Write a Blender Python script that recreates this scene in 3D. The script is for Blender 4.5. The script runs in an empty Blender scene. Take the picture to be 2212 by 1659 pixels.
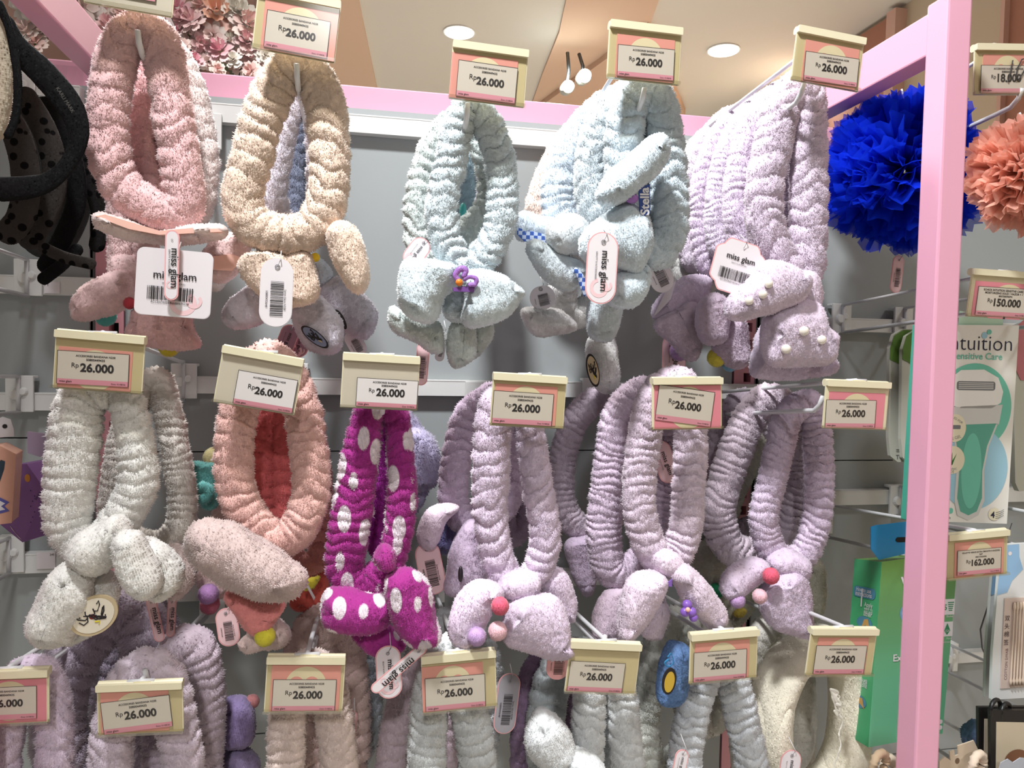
import bpy, math, random
import numpy as np
from mathutils import Vector, Matrix

SC = bpy.context.scene
COL = SC.collection
W_, H_, F_ = 2212.0, 1659.0, 1575.0

# ------------------------------------------------------------------ camera
CAM = np.array([0.0, 0.0, 1.5])
YAW, PITCH, ROLL = math.radians(10.8), math.radians(2.25), math.radians(1.2)
fwd = np.array([math.sin(YAW) * math.cos(PITCH), math.cos(YAW) * math.cos(PITCH), -math.sin(PITCH)])
r0 = np.array([math.cos(YAW), -math.sin(YAW), 0.0])
u0 = np.cross(r0, fwd)
RIGHT = math.cos(ROLL) * r0 + math.sin(ROLL) * u0
UP = math.cos(ROLL) * u0 - math.sin(ROLL) * r0
cd = bpy.data.cameras.new('camera')
cd.sensor_fit = 'HORIZONTAL'
cd.sensor_width = 36.0
cd.lens = F_ / W_ * 36.0
cd.clip_start, cd.clip_end = 0.02, 60
cam = bpy.data.objects.new('camera', cd)
COL.objects.link(cam)
cam.matrix_world = Matrix(((RIGHT[0], UP[0], -fwd[0], CAM[0]), (RIGHT[1], UP[1], -fwd[1], CAM[1]),
                           (RIGHT[2], UP[2], -fwd[2], CAM[2]), (0, 0, 0, 1)))
SC.camera = cam

# ------------------------------------------------------------------ world, lamps, exposure
wd = bpy.data.worlds.new('store_ambient')
SC.world = wd
wd.use_nodes = True
bg = wd.node_tree.nodes['Background']
bg.inputs['Color'].default_value = (1.0, 0.965, 0.93, 1)
bg.inputs['Strength'].default_value = 0.13
SC.view_settings.view_transform = 'Standard'
SC.view_settings.look = 'None'
SC.view_settings.exposure = 0.12
SC.view_settings.gamma = 1.0
SC.view_settings.use_curve_mapping = False
SC.cycles.use_denoising = True
SC.cycles.max_bounces = 5
SC.cycles.diffuse_bounces = 3
SC.cycles.glossy_bounces = 2
SC.cycles.transmission_bounces = 3
SC.cycles.transparent_max_bounces = 8
SC.cycles.caustics_reflective = False
SC.cycles.caustics_refractive = False
CEIL_Z = 2.9
WALL_Y = 1.04


def lamp(name, loc, power, radius, color=(1, 0.97, 0.93), spot=None, blend=0.4, aim=None):
    l = bpy.data.lights.new(name, 'SPOT' if spot else 'POINT')
    l.energy = power
    l.shadow_soft_size = radius
    l.color = color
    if spot:
        l.spot_size = math.radians(spot)
        l.spot_blend = blend
    o = bpy.data.objects.new(name, l)
    o.location = loc
    if aim is not None:
        o.rotation_euler = (Vector(aim) - Vector(loc)).to_track_quat('-Z', 'Y').to_euler()
    COL.objects.link(o)
    return o


lamp('aimed_spot_lamp', (-0.28, 0.1, CEIL_Z - 0.06), 142, 0.08, (0.97, 0.985, 1.0), spot=70, blend=1.0, aim=(0.42, 0.85, 1.5))
LAMPS = [  # x, y, watts, radius, colour
    (-0.15, -1.6, 145, 0.1, (1.0, 0.99, 0.98)),
    (1.55, -0.35, 30, 0.1, (1.0, 0.99, 0.98)),
    (1.4, -1.9, 10, 0.1, (1.0, 0.98, 0.95)),
    (0.75, 3.0, 300, 0.06, (1.0, 0.98, 0.94)),
    (2.0, 3.2, 150, 0.06, (1.0, 0.98, 0.94)),
    (-0.3, 1.35, 110, 0.14, (1.0, 0.97, 0.93)),  # added fill lamp to brighten the flower garland, no real fitting here
]
for x, y, wt, rd, cl in LAMPS:
    lamp('downlight_and_fill_lamp', (x, y, CEIL_Z - 0.06), wt, rd, cl, spot=140, blend=0.7)
rng = np.random.default_rng(7)
random.seed(7)


# ------------------------------------------------------------------ pixel rays of the photograph -> points on real planes
def P(px, py, Y):
    d = fwd + RIGHT * ((px - W_ / 2) / F_) + UP * ((H_ / 2 - py) / F_)
    return CAM + d * (Y / d[1])


def PZ(px, py, Z):
    d = fwd + RIGHT * ((px - W_ / 2) / F_) + UP * ((H_ / 2 - py) / F_)
    return CAM + d * ((Z - CAM[2]) / d[2])


def mpp(px, py, Y):
    """metres per pixel on the plane Y at a pixel"""
    return float(np.linalg.norm(P(px + 1, py, Y) - P(px, py, Y)) + np.linalg.norm(P(px, py + 1, Y) - P(px, py, Y))) / 2


def lin(c):
    c = np.array(c, float) / 255.0
    return tuple(np.where(c <= 0.04045, c / 12.92, ((c + 0.055) / 1.055) ** 2.4))


# ------------------------------------------------------------------ value noise
def _hash(i, j, k, seed):
    n = (i * 374761393 + j * 668265263 + k * 2147483647 + seed * 1274126177) & 0xffffffff
    n = ((n ^ (n >> 13)) * 1274126177) & 0xffffffff
    return ((n ^ (n >> 16)) & 0xffff) / 32767.5 - 1.0


def noise(p, scale=1.0, seed=0):
    q = np.asarray(p) * scale
    f = np.floor(q)
    i = f.astype(np.int64)
    t = q - f
    t = t * t * (3 - 2 * t)
    r = 0
    for a in (0, 1):
        for b in (0, 1):
            for c in (0, 1):
                wgt = (t[..., 0] if a else 1 - t[..., 0]) * (t[..., 1] if b else 1 - t[..., 1]) * (t[..., 2] if c else 1 - t[..., 2])
                r = r + wgt * _hash(i[..., 0] + a, i[..., 1] + b, i[..., 2] + c, seed)
    return r


# ------------------------------------------------------------------ materials
MATS = {}


def mat(key, col, rough=0.5, metal=0.0, sheen=0.0, var=0.0, vscale=150.0, spec=0.5, coat=0.0):
    if key in MATS:
        return MATS[key]
    m = bpy.data.materials.new(key)
    m.use_nodes = True
    nt = m.node_tree
    b = nt.nodes['Principled BSDF']
    c = lin(col)
    b.inputs['Base Color'].default_value = (*c, 1)
    b.inputs['Roughness'].default_value = rough
    b.inputs['Metallic'].default_value = metal
    b.inputs['Specular IOR Level'].default_value = spec
    if sheen:
        b.inputs['Sheen Weight'].default_value = sheen
        b.inputs['Sheen Roughness'].default_value = 0.45
    if coat:
        b.inputs['Coat Weight'].default_value = coat
    if var:
        tc = nt.nodes.new('ShaderNodeTexCoord')
        n = nt.nodes.new('ShaderNodeTexNoise')
        n.inputs['Scale'].default_value = vscale
        n.inputs['Detail'].default_value = 3
        mr = nt.nodes.new('ShaderNodeMapRange')
        mr.inputs['From Min'].default_value = 0.3
        mr.inputs['From Max'].default_value = 0.7
        mr.inputs['To Min'].default_value = 1 - var
        mr.inputs['To Max'].default_value = 1 + var * 0.6
        mx = nt.nodes.new('ShaderNodeMix')
        mx.data_type = 'RGBA'
        mx.blend_type = 'MULTIPLY'
        mx.inputs['Factor'].default_value = 1
        mx.inputs['A'].default_value = (*c, 1)
        nt.links.new(tc.outputs['Object'], n.inputs['Vector'])
        nt.links.new(n.outputs['Fac'], mr.inputs['Value'])
        nt.links.new(mr.outputs['Result'], mx.inputs['B'])
        nt.links.new(mx.outputs['Result'], b.inputs['Base Color'])
    MATS[key] = m
    return m


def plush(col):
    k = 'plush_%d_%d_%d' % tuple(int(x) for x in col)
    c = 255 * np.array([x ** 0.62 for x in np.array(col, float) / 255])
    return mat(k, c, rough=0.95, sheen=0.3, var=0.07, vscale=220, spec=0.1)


def emit(key, col, strength):
    if key in MATS:
        return MATS[key]
    m = bpy.data.materials.new(key)
    m.use_nodes = True
    nt = m.node_tree
    nt.nodes.clear()
    o = nt.nodes.new('ShaderNodeOutputMaterial')
    e = nt.nodes.new('ShaderNodeEmission')
    e.inputs['Color'].default_value = (*col, 1)
    e.inputs['Strength'].default_value = strength
    nt.links.new(e.outputs[0], o.inputs['Surface'])
    MATS[key] = m
    return m


def clear_mat(key='clear_plastic', gloss=0.07, tint=(1, 1, 1), rough=0.08):
    if key in MATS:
        return MATS[key]
    m = bpy.data.materials.new(key)
    m.use_nodes = True
    nt = m.node_tree
    nt.nodes.clear()
    o = nt.nodes.new('ShaderNodeOutputMaterial')
    t = nt.nodes.new('ShaderNodeBsdfTransparent')
    t.inputs['Color'].default_value = (*tint, 1)
    g = nt.nodes.new('ShaderNodeBsdfGlossy')
    g.inputs['Roughness'].default_value = rough
    mx = nt.nodes.new('ShaderNodeMixShader')
    mx.inputs['Fac'].default_value = gloss
    nt.links.new(t.outputs[0], mx.inputs[1])
    nt.links.new(g.outputs[0], mx.inputs[2])
    nt.links.new(mx.outputs[0], o.inputs['Surface'])
    MATS[key] = m
    return m


def spotted(key, col, dot, scale, thr, stretch=(1, 1, 1), sheen=0.35):
    """cloth printed with round spots"""
    if key in MATS:
        return MATS[key]
    m = mat(key, col, rough=0.95, sheen=sheen, spec=0.1)
    nt = m.node_tree
    b = nt.nodes['Principled BSDF']
    tc = nt.nodes.new('ShaderNodeTexCoord')
    mp = nt.nodes.new('ShaderNodeMapping')
    mp.inputs['Scale'].default_value = stretch
    v = nt.nodes.new('ShaderNodeTexVoronoi')
    v.inputs['Scale'].default_value = scale
    v.inputs['Randomness'].default_value = 0.85
    lt = nt.nodes.new('ShaderNodeMapRange')
    lt.inputs['From Min'].default_value = thr
    lt.inputs['From Max'].default_value = thr + 0.05
    lt.inputs['To Min'].default_value = 1
    lt.inputs['To Max'].default_value = 0
    mx = nt.nodes.new('ShaderNodeMix')
    mx.data_type = 'RGBA'
    mx.inputs['A'].default_value = (*lin(col), 1)
    mx.inputs['B'].default_value = (*lin(dot), 1)
    nt.links.new(tc.outputs['Object'], mp.inputs['Vector'])
    nt.links.new(mp.outputs[0], v.inputs['Vector'])
    nt.links.new(v.outputs['Distance'], lt.inputs['Value'])
    nt.links.new(lt.outputs['Result'], mx.inputs['Factor'])
    nt.links.new(mx.outputs['Result'], b.inputs['Base Color'])
    return m


def gingham(key, c1, c2, scale):
    if key in MATS:
        return MATS[key]
    m = mat(key, c1, rough=0.9, spec=0.1)
    nt = m.node_tree
    b = nt.nodes['Principled BSDF']
    tc = nt.nodes.new('ShaderNodeTexCoord')
    v = nt.nodes.new('ShaderNodeTexChecker')
    v.inputs['Scale'].default_value = scale
    v.inputs['Color1'].default_value = (*lin(c1), 1)
    v.inputs['Color2'].default_value = (*lin(c2), 1)
    nt.links.new(tc.outputs['Object'], v.inputs['Vector'])
    nt.links.new(v.outputs['Color'], b.inputs['Base Color'])
    return m


# ------------------------------------------------------------------ objects
def tag(o, label=None, cat=None, group=None, kind=None):
    if label:
        o['label'] = label
    if cat:
        o['category'] = cat
    if group:
        o['group'] = group
    if kind:
        o['kind'] = kind
    return o


def world_loc(o):
    v = np.array(o.location)
    while o.parent is not None:
        o = o.parent
        v = v + np.array(o.location)
    return v


def thing(name, loc, label, cat, group=None):
    o = bpy.data.objects.new(name, None)
    o.empty_display_size = 0.02
    o.location = [float(x) for x in loc]
    COL.objects.link(o)
    return tag(o, label, cat, group)


def link_mesh(name, V, loops, starts, mats, parent=None, mi=None, smooth=True, normals=None):
    """V n x 3 world coordinates; loops flat vertex indices; starts polygon starts"""
    V = np.asarray(V, float)
    c = (V.min(0) + V.max(0)) / 2
    me = bpy.data.meshes.new(name)
    me.vertices.add(len(V))
    me.vertices.foreach_set('co', (V - c).astype(np.float32).ravel())
    me.loops.add(len(loops))
    me.loops.foreach_set('vertex_index', np.asarray(loops, np.int32))
    me.polygons.add(len(starts))
    me.polygons.foreach_set('loop_start', np.asarray(starts, np.int32))
    for m in (mats if isinstance(mats, (list, tuple)) else [mats]):
        me.materials.append(m)
    if mi is not None:
        me.polygons.foreach_set('material_index', np.asarray(mi, np.int32))
    me.polygons.foreach_set('use_smooth', np.full(len(starts), bool(smooth)))
    me.update(calc_edges=True)
    if normals is not None:
        a = me.attributes.new('custom_normal', 'FLOAT_VECTOR', 'POINT')
        a.data.foreach_set('vector', np.asarray(normals, np.float32).ravel())
    o = bpy.data.objects.new(name, me)
    if parent is not None:
        o.parent = parent
        c = c - world_loc(parent)
    o.location = [float(x) for x in c]
    COL.objects.link(o)
    return o


class MB:
    """collects faces of one mesh"""

    def __init__(self):
        self.v, self.f, self.m = [], [], []
        self.n = 0

    def add(self, V, F, m=0):
        V = np.asarray(V, float).reshape(-1, 3)
        self.v.append(V)
        for f in F:
            self.f.append([self.n + int(i) for i in f])
            self.m.append(m)
        self.n += len(V)
        return self

    def box(self, lo, hi, m=0):
        x0, y0, z0 = lo
        x1, y1, z1 = hi
        V = [(x0, y0, z0), (x1, y0, z0), (x1, y1, z0), (x0, y1, z0), (x0, y0, z1), (x1, y0, z1), (x1, y1, z1), (x0, y1, z1)]
        return self.add(V, [(0, 3, 2, 1), (4, 5, 6, 7), (0, 1, 5, 4), (1, 2, 6, 5), (2, 3, 7, 6), (3, 0, 4, 7)], m)

    def bar(self, a, b, wx, wz, m=0, up=(0, 0, 1)):
        """rectangular bar from a to b"""
        a, b = np.array(a, float), np.array(b, float)
        d = (b - a) / np.linalg.norm(b - a)
        s = np.cross(d, up)
        s /= np.linalg.norm(s)
        t = np.cross(s, d)
        V = []
        for p in (a, b):
            for sx, sz in ((-1, -1), (1, -1), (1, 1), (-1, 1)):
                V.append(p + s * sx * wx / 2 + t * sz * wz / 2)
        return self.add(V, [(0, 1, 2, 3), (7, 6, 5, 4), (0, 4, 5, 1), (1, 5, 6, 2), (2, 6, 7, 3), (3, 7, 4, 0)], m)

    def tube(self, pts, r, n=10, m=0):
        pts = [np.array(p, float) for p in pts]
        rows = []
        ref = np.array([0.31, 0.17, 0.93])
        for i, p in enumerate(pts):
            d = pts[min(i + 1, len(pts) - 1)] - pts[max(i - 1, 0)]
            d /= np.linalg.norm(d)
            s = np.cross(d, ref)
            s /= np.linalg.norm(s)
            t = np.cross(d, s)
            rr = r[i] if hasattr(r, '__len__') else r
            rows.append([p + (s * math.cos(a) + t * math.sin(a)) * rr for a in np.linspace(0, 2 * math.pi, n, endpoint=False)])
        V = np.array(rows).reshape(-1, 3)
        F = []
        for i in range(len(pts) - 1):
            for j in range(n):
                k = (j + 1) % n
                F.append((i * n + j, i * n + k, (i + 1) * n + k, (i + 1) * n + j))
        F.append(tuple(range(n))[::-1])
        F.append(tuple((len(pts) - 1) * n + j for j in range(n)))
        return self.add(V, F, m)

    def build(self, name, mats, parent=None, smooth=False, bevel=0.0):
        V = np.concatenate(self.v)
        loops, starts, k = [], [], 0
        for f in self.f:
            starts.append(k)
            loops.extend(f)
            k += len(f)
        o = link_mesh(name, V, loops, starts, mats, parent, self.m, smooth)
        if bevel:
            b = o.modifiers.new('bevel', 'BEVEL')
            b.width = bevel
            b.segments = 2
            b.limit_method = 'ANGLE'
            b.harden_normals = False
        return o


class Flat:
    """a local frame for sheets: x right, y down (millimetre-true metres), z towards the viewer"""

    def __init__(self, o, x, y):
        self.o = np.array(o, float)
        self.x = np.array(x, float)
        self.y = np.array(y, float)
        self.z = np.cross(self.y, self.x)
        self.z /= np.linalg.norm(self.z)
        if self.z[1] > 0:
            self.z = -self.z

    def __call__(self, x, y, z=0.0):
        return self.o + self.x * x + self.y * y + self.z * z

    def rot(self, cx, cy, deg):
        a = math.radians(deg)
        x = self.x * math.cos(a) + self.y * math.sin(a)
        y = -self.x * math.sin(a) + self.y * math.cos(a)
        return Flat(self(cx, cy), x, y)


def quad_frame(TL, TR, BL, Y, dTR=0.0, dBL=0.0):
    """unit frame, width, height of a sheet whose corners lie on pixel rays"""
    a, b, c = P(*TL, Y), P(*TR, Y + dTR), P(*BL, Y + dBL)
    x = b - a
    w = np.linalg.norm(x)
    x /= w
    y = c - a
    y = y - x * np.dot(x, y) * 0.35
    h = np.linalg.norm(y)
    y /= h
    return Flat(a, x, y), w, h


def poly(mb, fr, pts, z, m=0):
    V = [fr(x, y, z) for x, y in pts]
    n = np.cross(V[1] - V[0], V[2] - V[1])
    c = sum(np.cross(V[i] - V[0], V[(i + 1) % len(V)] - V[0]) for i in range(1, len(V) - 1))
    idx = list(range(len(V)))
    if np.dot(c, fr.z) < 0:
        idx = idx[::-1]
    mb.add(V, [idx], m)


def slab(mb, fr, pts, z0, z1, m=0, side=None):
    """extruded outline between heights z0 (back) and z1 (front)"""
    n = len(pts)
    V = [fr(x, y, z1) for x, y in pts] + [fr(x, y, z0) for x, y in pts]
    c = sum(np.cross(V[i] - V[0], V[i + 1] - V[0]) for i in range(1, n - 1))
    F = list(range(n))
    B = [n + i for i in range(n)][::-1]
    S = [(i, n + i, n + (i + 1) % n, (i + 1) % n) for i in range(n)]
    if np.dot(c, fr.z) < 0:
        F, B, S = F[::-1], B[::-1], [s[::-1] for s in S]
    mb.add(V, [F, B], m)
    mb.add(V, S, m if side is None else side)


def rect(x0, y0, x1, y1, r=0.0, n=5):
    if r <= 0:
        return [(x0, y0), (x1, y0), (x1, y1), (x0, y1)]
    o = []
    for cx, cy, a in ((x1 - r, y0 + r, -90), (x1 - r, y1 - r, 0), (x0 + r, y1 - r, 90), (x0 + r, y0 + r, 180)):
        for k in range(n + 1):
            t = math.radians(a + 90 * k / n)
            o.append((cx + r * math.cos(t), cy + r * math.sin(t)))
    return o


def disc(cx, cy, rx, ry=None, n=28, a0=0, a1=360):
    ry = rx if ry is None else ry
    full = abs(a1 - a0) >= 360
    return [(cx + rx * math.cos(math.radians(a)), cy + ry * math.sin(math.radians(a))) for a in np.linspace(a0, a1, n, endpoint=not full)]


def ring_band(mb, fr, cx, cy, r_out, r_in, a0, a1, z, m, n=24):
    A = np.radians(np.linspace(a0, a1, n))
    V, F = [], []
    for a in A:
        V += [fr(cx + r_out * math.cos(a), cy + r_out * math.sin(a), z), fr(cx + r_in * math.cos(a), cy + r_in * math.sin(a), z)]
    for i in range(n - 1):
        F.append((2 * i, 2 * i + 2, 2 * i + 3, 2 * i + 1))
    mb.add(V, F, m)


# ------------------------------------------------------------------ lettering
_TXT = {}


def text_geo(s, bold=0.0):
    k = (s, bold)
    if k in _TXT:
        return _TXT[k]
    cu = bpy.data.curves.new('lettering', 'FONT')
    cu.body = s
    cu.offset = bold
    cu.resolution_u = 3
    o = bpy.data.objects.new('lettering', cu)
    COL.objects.link(o)
    dg = bpy.context.evaluated_depsgraph_get()
    ev = o.evaluated_get(dg)
    me = ev.to_mesh()
    V = np.empty(len(me.vertices) * 3, np.float32)
    me.vertices.foreach_get('co', V)
    V = V.reshape(-1, 3)[:, :2].astype(float)
    F = [tuple(p.vertices) for p in me.polygons]
    ev.to_mesh_clear()
    bpy.data.objects.remove(o)
    bpy.data.curves.remove(cu)
    if len(V):
        V[:, 0] -= V[:, 0].min()
    _TXT[k] = (V, F)
    return _TXT[k]


def write(mb, fr, s, x, y, width=None, size=None, z=0.0004, m=0, bold=0.0, align='l'):
    """lettering with its baseline at y (down); fitted to width or set at size"""
    V, F = text_geo(s, bold)
    if not len(V):
        return
    w = V[:, 0].max()
    if size is None:
        sx = sy = width / w
    else:
        sy = size
        sx = width / w if width else size
    ox = x - (sx * w / 2 if align == 'c' else sx * w if align == 'r' else 0)
    mb.add([fr(ox + a * sx, y - b * sy, z) for a, b in V], F, m)


def barcode(mb, fr, x0, y0, x1, y1, z, m, seed=1):
    rr = random.Random(seed)
    x = x0
    u = (x1 - x0) / 60
    while x < x1:
        w = u * rr.choice([0.6, 0.6, 1.0, 1.6])
        poly(mb, fr, rect(x, y0, min(x + w, x1), y1), z, m)
        x += w + u * rr.choice([0.6, 0.9, 1.4])


# ------------------------------------------------------------------ plush surfaces
def spline(pts, n, closed=True):
    """Catmull-Rom through rows of pts, resampled to n even steps (by first two columns)"""
    p = np.asarray(pts, float)
    out = []
    m = len(p)
    segs = m if closed else m - 1
    for i in range(segs):
        if closed:
            a, b, c, d = p[(i - 1) % m], p[i], p[(i + 1) % m], p[(i + 2) % m]
        else:
            a, b, c, d = p[max(i - 1, 0)], p[i], p[i + 1], p[min(i + 2, m - 1)]
        for t in np.linspace(0, 1, 16, endpoint=False):
            out.append(0.5 * ((2 * b) + (c - a) * t + (2 * a - 5 * b + 4 * c - d) * t * t + (3 * b - a - 3 * c + d) * t ** 3))
    if not closed:
        out.append(p[-1])
    q = np.array(out)
    if closed:
        q = np.vstack([q, q[:1]])
    s = np.concatenate([[0], np.cumsum(np.linalg.norm(np.diff(q[:, :2], axis=0), axis=1))])
    t = np.linspace(0, s[-1], n, endpoint=not closed)
    return np.stack([np.interp(t, s, q[:, k]) for k in range(q.shape[1])], axis=1)


def grid_normals(G, wa, wb):
    def diff(axis, wrap):
        if wrap:
            return np.roll(G, -1, axis) - np.roll(G, 1, axis)
        return np.gradient(G, axis=axis)
    n = np.cross(diff(0, wa), diff(1, wb))
    l = np.linalg.norm(n, axis=2, keepdims=True)
    return n / np.maximum(l, 1e-12)


def fur_grid(name, G, wa, wb, mt, parent, length, seed, flip=False, shag=0.2):
    """closed grid of points whose every cell is drawn out into a small tuft of pile"""
    A, B = G.shape[:2]
    N = grid_normals(G, wa, wb)
    if flip:
        N = -N
    ia = np.arange(A if wa else A - 1)
    ib = np.arange(B if wb else B - 1)
    I, J = np.meshgrid(ia, ib, indexing='ij')
    I1, J1 = (I + 1) % A, (J + 1) % B
    q = [(I * B + J).ravel(), (I1 * B + J).ravel(), (I1 * B + J1).ravel(), (I * B + J1).ravel()]
    V = G.reshape(-1, 3)
    Nv = N.reshape(-1, 3)
    base = (V[q[0]] + V[q[1]] + V[q[2]] + V[q[3]]) / 4
    nn = Nv[q[0]] + Nv[q[1]] + Nv[q[2]] + Nv[q[3]]
    nn /= np.maximum(np.linalg.norm(nn, axis=1, keepdims=True), 1e-9)
    r = np.random.default_rng(seed)
    k = len(base)
    flow = np.stack([noise(base, 240, seed + j) for j in range(3)], 1)
    clump = 0.85 + 0.3 * noise(base, 420, seed + 9)
    jit = r.normal(0, 1, (k, 3))
    d = nn + shag * flow + 0.27 * jit + np.array([0, 0, -0.15])
    L = length * clump * r.uniform(0.5, 1.0, k)
    tip = base + d * L[:, None]
    tn = nn + 0.3 * jit + 0.15 * flow
    tn /= np.linalg.norm(tn, axis=1, keepdims=True)
    VV = np.vstack([V, tip])
    NN = np.vstack([Nv, tn])
    t = len(V) + np.arange(k)
    order = [(0, 1), (1, 2), (2, 3), (3, 0)]
    if flip:
        order = [(b, a) for a, b in order]
    loops = np.stack([np.stack([q[a], q[b], t], 1) for a, b in order], 1).reshape(-1)
    starts = np.arange(len(loops) // 3) * 3
    return link_mesh(name, VV, loops, starts, mt, parent, None, True, NN)


_seed = [11]


def nseed():
    _seed[0] += 17
    return _seed[0]


def plush_loop(name, path, Y, w, mt, parent=None, fold=0.15, pitch=0.017, fur=0.0030, ratio=0.8, det=1.0, closed=True, warp=0.75, lumps=1.0):
    """gathered plush tube along a path of photograph pixels (x, y[, half width]) lying about the plane Y"""
    p = [(q[0], q[1], q[2] if len(q) > 2 else w, q[3] if len(q) > 3 else 0.0) for q in path]
    sd = nseed()
    dense = spline(p, 400, closed)
    c3 = np.array([P(a, b, Y + e) for a, b, _, e in dense])
    length = np.linalg.norm(np.diff(c3, axis=0), axis=1).sum()
    sc = mpp(dense[:, 0].mean(), dense[:, 1].mean(), Y)
    NS = int(max(40, length / 0.00125 * det))
    wm = dense[:, 2].mean() * sc
    NA = int(max(20, 2 * math.pi * wm * 0.95 / 0.0013 * det))
    pt = spline(p, NS, closed)
    C = np.array([P(a, b, Y + e) for a, b, _, e in pt])
    T = (np.roll(C, -1, 0) - np.roll(C, 1, 0)) if closed else np.gradient(C, axis=0)
    T /= np.maximum(np.linalg.norm(T, axis=1, keepdims=True), 1e-9)
    D = np.array([0, 1.0, 0])
    S = np.cross(T, D)
    S /= np.maximum(np.linalg.norm(S, axis=1, keepdims=True), 1e-9)
    B = np.cross(S, T)
    R = pt[:, 2] * sc
    if not closed:  # round off the ends
        k = np.arange(NS)
        e = np.minimum(k, NS - 1 - k) / max(1.0, (R.mean() / (length / NS)))
        R = R * np.sqrt(np.clip(1 - (1 - np.clip(e, 0, 1)) ** 2, 0.0004, 1))
    th = np.linspace(0, 2 * math.pi, NA, endpoint=False)
    s = np.linspace(0, length, NS, endpoint=not closed)
    SS, TH = np.meshgrid(s, th, indexing='ij')
    # folds run round the tube, wandering and stopping
    cyl = np.stack([SS / pitch * 0.45, np.cos(TH) * 0.75, np.sin(TH) * 0.75], 2)
    skew = (np.random.default_rng(sd).uniform(0.08, 0.3) * np.random.default_rng(sd + 1).choice([-1, 1])) * np.cos(TH + 0.4)
    ph = SS / pitch + skew + warp * noise(cyl, 1.0, sd) + 0.25 * noise(cyl, 2.2, sd + 1)
    puff = np.abs(np.sin(math.pi * ph)) ** 0.5
    amp = fold * np.clip(0.75 + 0.75 * noise(cyl, 1.3, sd + 2), 0.1, 1.5)
    rad = R[:, None] * (1 - amp + amp * puff * 1.25)
    base = C[:, None, :] + rad[..., None] * (np.cos(TH)[..., None] * S[:, None, :] + ratio * np.sin(TH)[..., None] * B[:, None, :])
    lump = (noise(base, 230, sd + 3) * 0.0005 + noise(base, 75, sd + 4) * 0.0010) * lumps
    rd = base - C[:, None, :]
    rd /= np.maximum(np.linalg.norm(rd, axis=2, keepdims=True), 1e-9)
    G = base + rd * lump[..., None]
    n = grid_normals(G, closed, True)
    flip = (n * rd).sum() < 0
    return fur_grid(name, G, closed, True, mt, parent, fur, sd, flip)


def plush_pad(name, outline, Y, thick, mt, parent=None, fur=0.0020, det=1.0, lump=1.0, spine=0.6, tilt=0.0, droop=0.0, yaw=0.0):
    """stuffed plush shape with a sewn outline (photograph pixels) about the plane Y"""
    sd = nseed()
    o = spline(outline, 240, True)
    W3 = np.array([P(a, b, Y) for a, b in o])
    c = W3.mean(0)
    q = W3[:, [0, 2]] - c[[0, 2]]
    per = np.linalg.norm(np.diff(np.vstack([q, q[:1]]), axis=0), axis=1).sum()
    N = int(max(36, per / 0.0013 * det))
    o = spline(outline, N, True)
    W3 = np.array([P(a, b, Y) for a, b in o])
    q = W3[:, [0, 2]] - c[[0, 2]]
    ev, vec = np.linalg.eigh(np.cov(q.T))
    ax, bx = vec[:, 1], vec[:, 0]
    L = np.abs(q @ ax).max() * spine
    # spine follows the middle of the outline
    along = q @ ax
    tgt = np.clip(along, -L, L)
    off = q @ bx
    mids = []
    bins = np.linspace(-L, L, 9)
    for g in bins:
        wgt = np.exp(-((along - g) / (L * 0.3 + 1e-6)) ** 2)
        mids.append(((off * wgt)[off > 0].sum() / max(wgt[off > 0].sum(), 1e-9) + (off * wgt)[off <= 0].sum() / max(wgt[off <= 0].sum(), 1e-9)) / 2)
    mid = np.interp(tgt, bins, mids)
    S = tgt[:, None] * ax + mid[:, None] * bx
    width = np.linalg.norm(q - S, axis=1)
    M = int(max(6, np.median(width) / 0.0013 * det * 1.15))
    tt = np.sin(np.linspace(0, math.pi / 2, M)) ** 1.1
    tt = np.linspace(0, 1, M) ** 1.25
    h = np.sqrt(np.clip(1 - (1 - tt) ** 2.2, 0, 1))
    H = np.minimum(thick / 2, width * 1.1)
    H = 0.5 * H + 0.5 * (thick / 2)
    rows = []
    for sgn, rng_ in ((-1, range(M - 1, -1, -1)), (1, range(1, M))):
        for k in rng_:
            xz = q + (S - q) * tt[k]
            y = sgn * h[k] * H
            rows.append(np.stack([c[0] + xz[:, 0], c[1] + y, c[2] + xz[:, 1]], 1))
    G = np.stack(rows, 1)
    if tilt or yaw:
        dz, dx = G[..., 2] - c[2], G[..., 0] - c[0]
        G[..., 1] += tilt * dz + yaw * dx
    n = grid_normals(G, True, False)
    ctr = np.array([c[0], c[1], c[2]])
    flip = (n * (G - ctr)).sum() < 0
    if flip:
        n2 = -n
    else:
        n2 = n
    lm = (noise(G, 48, sd) * 0.0026 + noise(G, 240, sd + 1) * 0.0005) * lump
    G = G + n2 * lm[..., None]
    G[:, 0, 1] = G[:, 1, 1]
    G[:, -1, 1] = G[:, -2, 1]
    return fur_grid(name, G, True, False, mt, parent, fur, sd, flip)


def ball(name, px, py, r, Y, mt, parent=None, fur=0.0016, flat=1.0, n=30):
    c = P(px, py, Y)
    R = r * mpp(px, py, Y)
    th = np.linspace(0.06, math.pi - 0.06, n)
    ph = np.linspace(0, 2 * math.pi, 2 * n, endpoint=False)
    TH, PH = np.meshgrid(th, ph, indexing='ij')
    G = np.stack([c[0] + R * np.sin(TH) * np.cos(PH), c[1] + R * flat * np.sin(TH) * np.sin(PH), c[2] + R * np.cos(TH)], 2)
    return fur_grid(name, G, False, True, mt, parent, fur, nseed(), (grid_normals(G, False, True) * (G - c)).sum() < 0)


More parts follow.
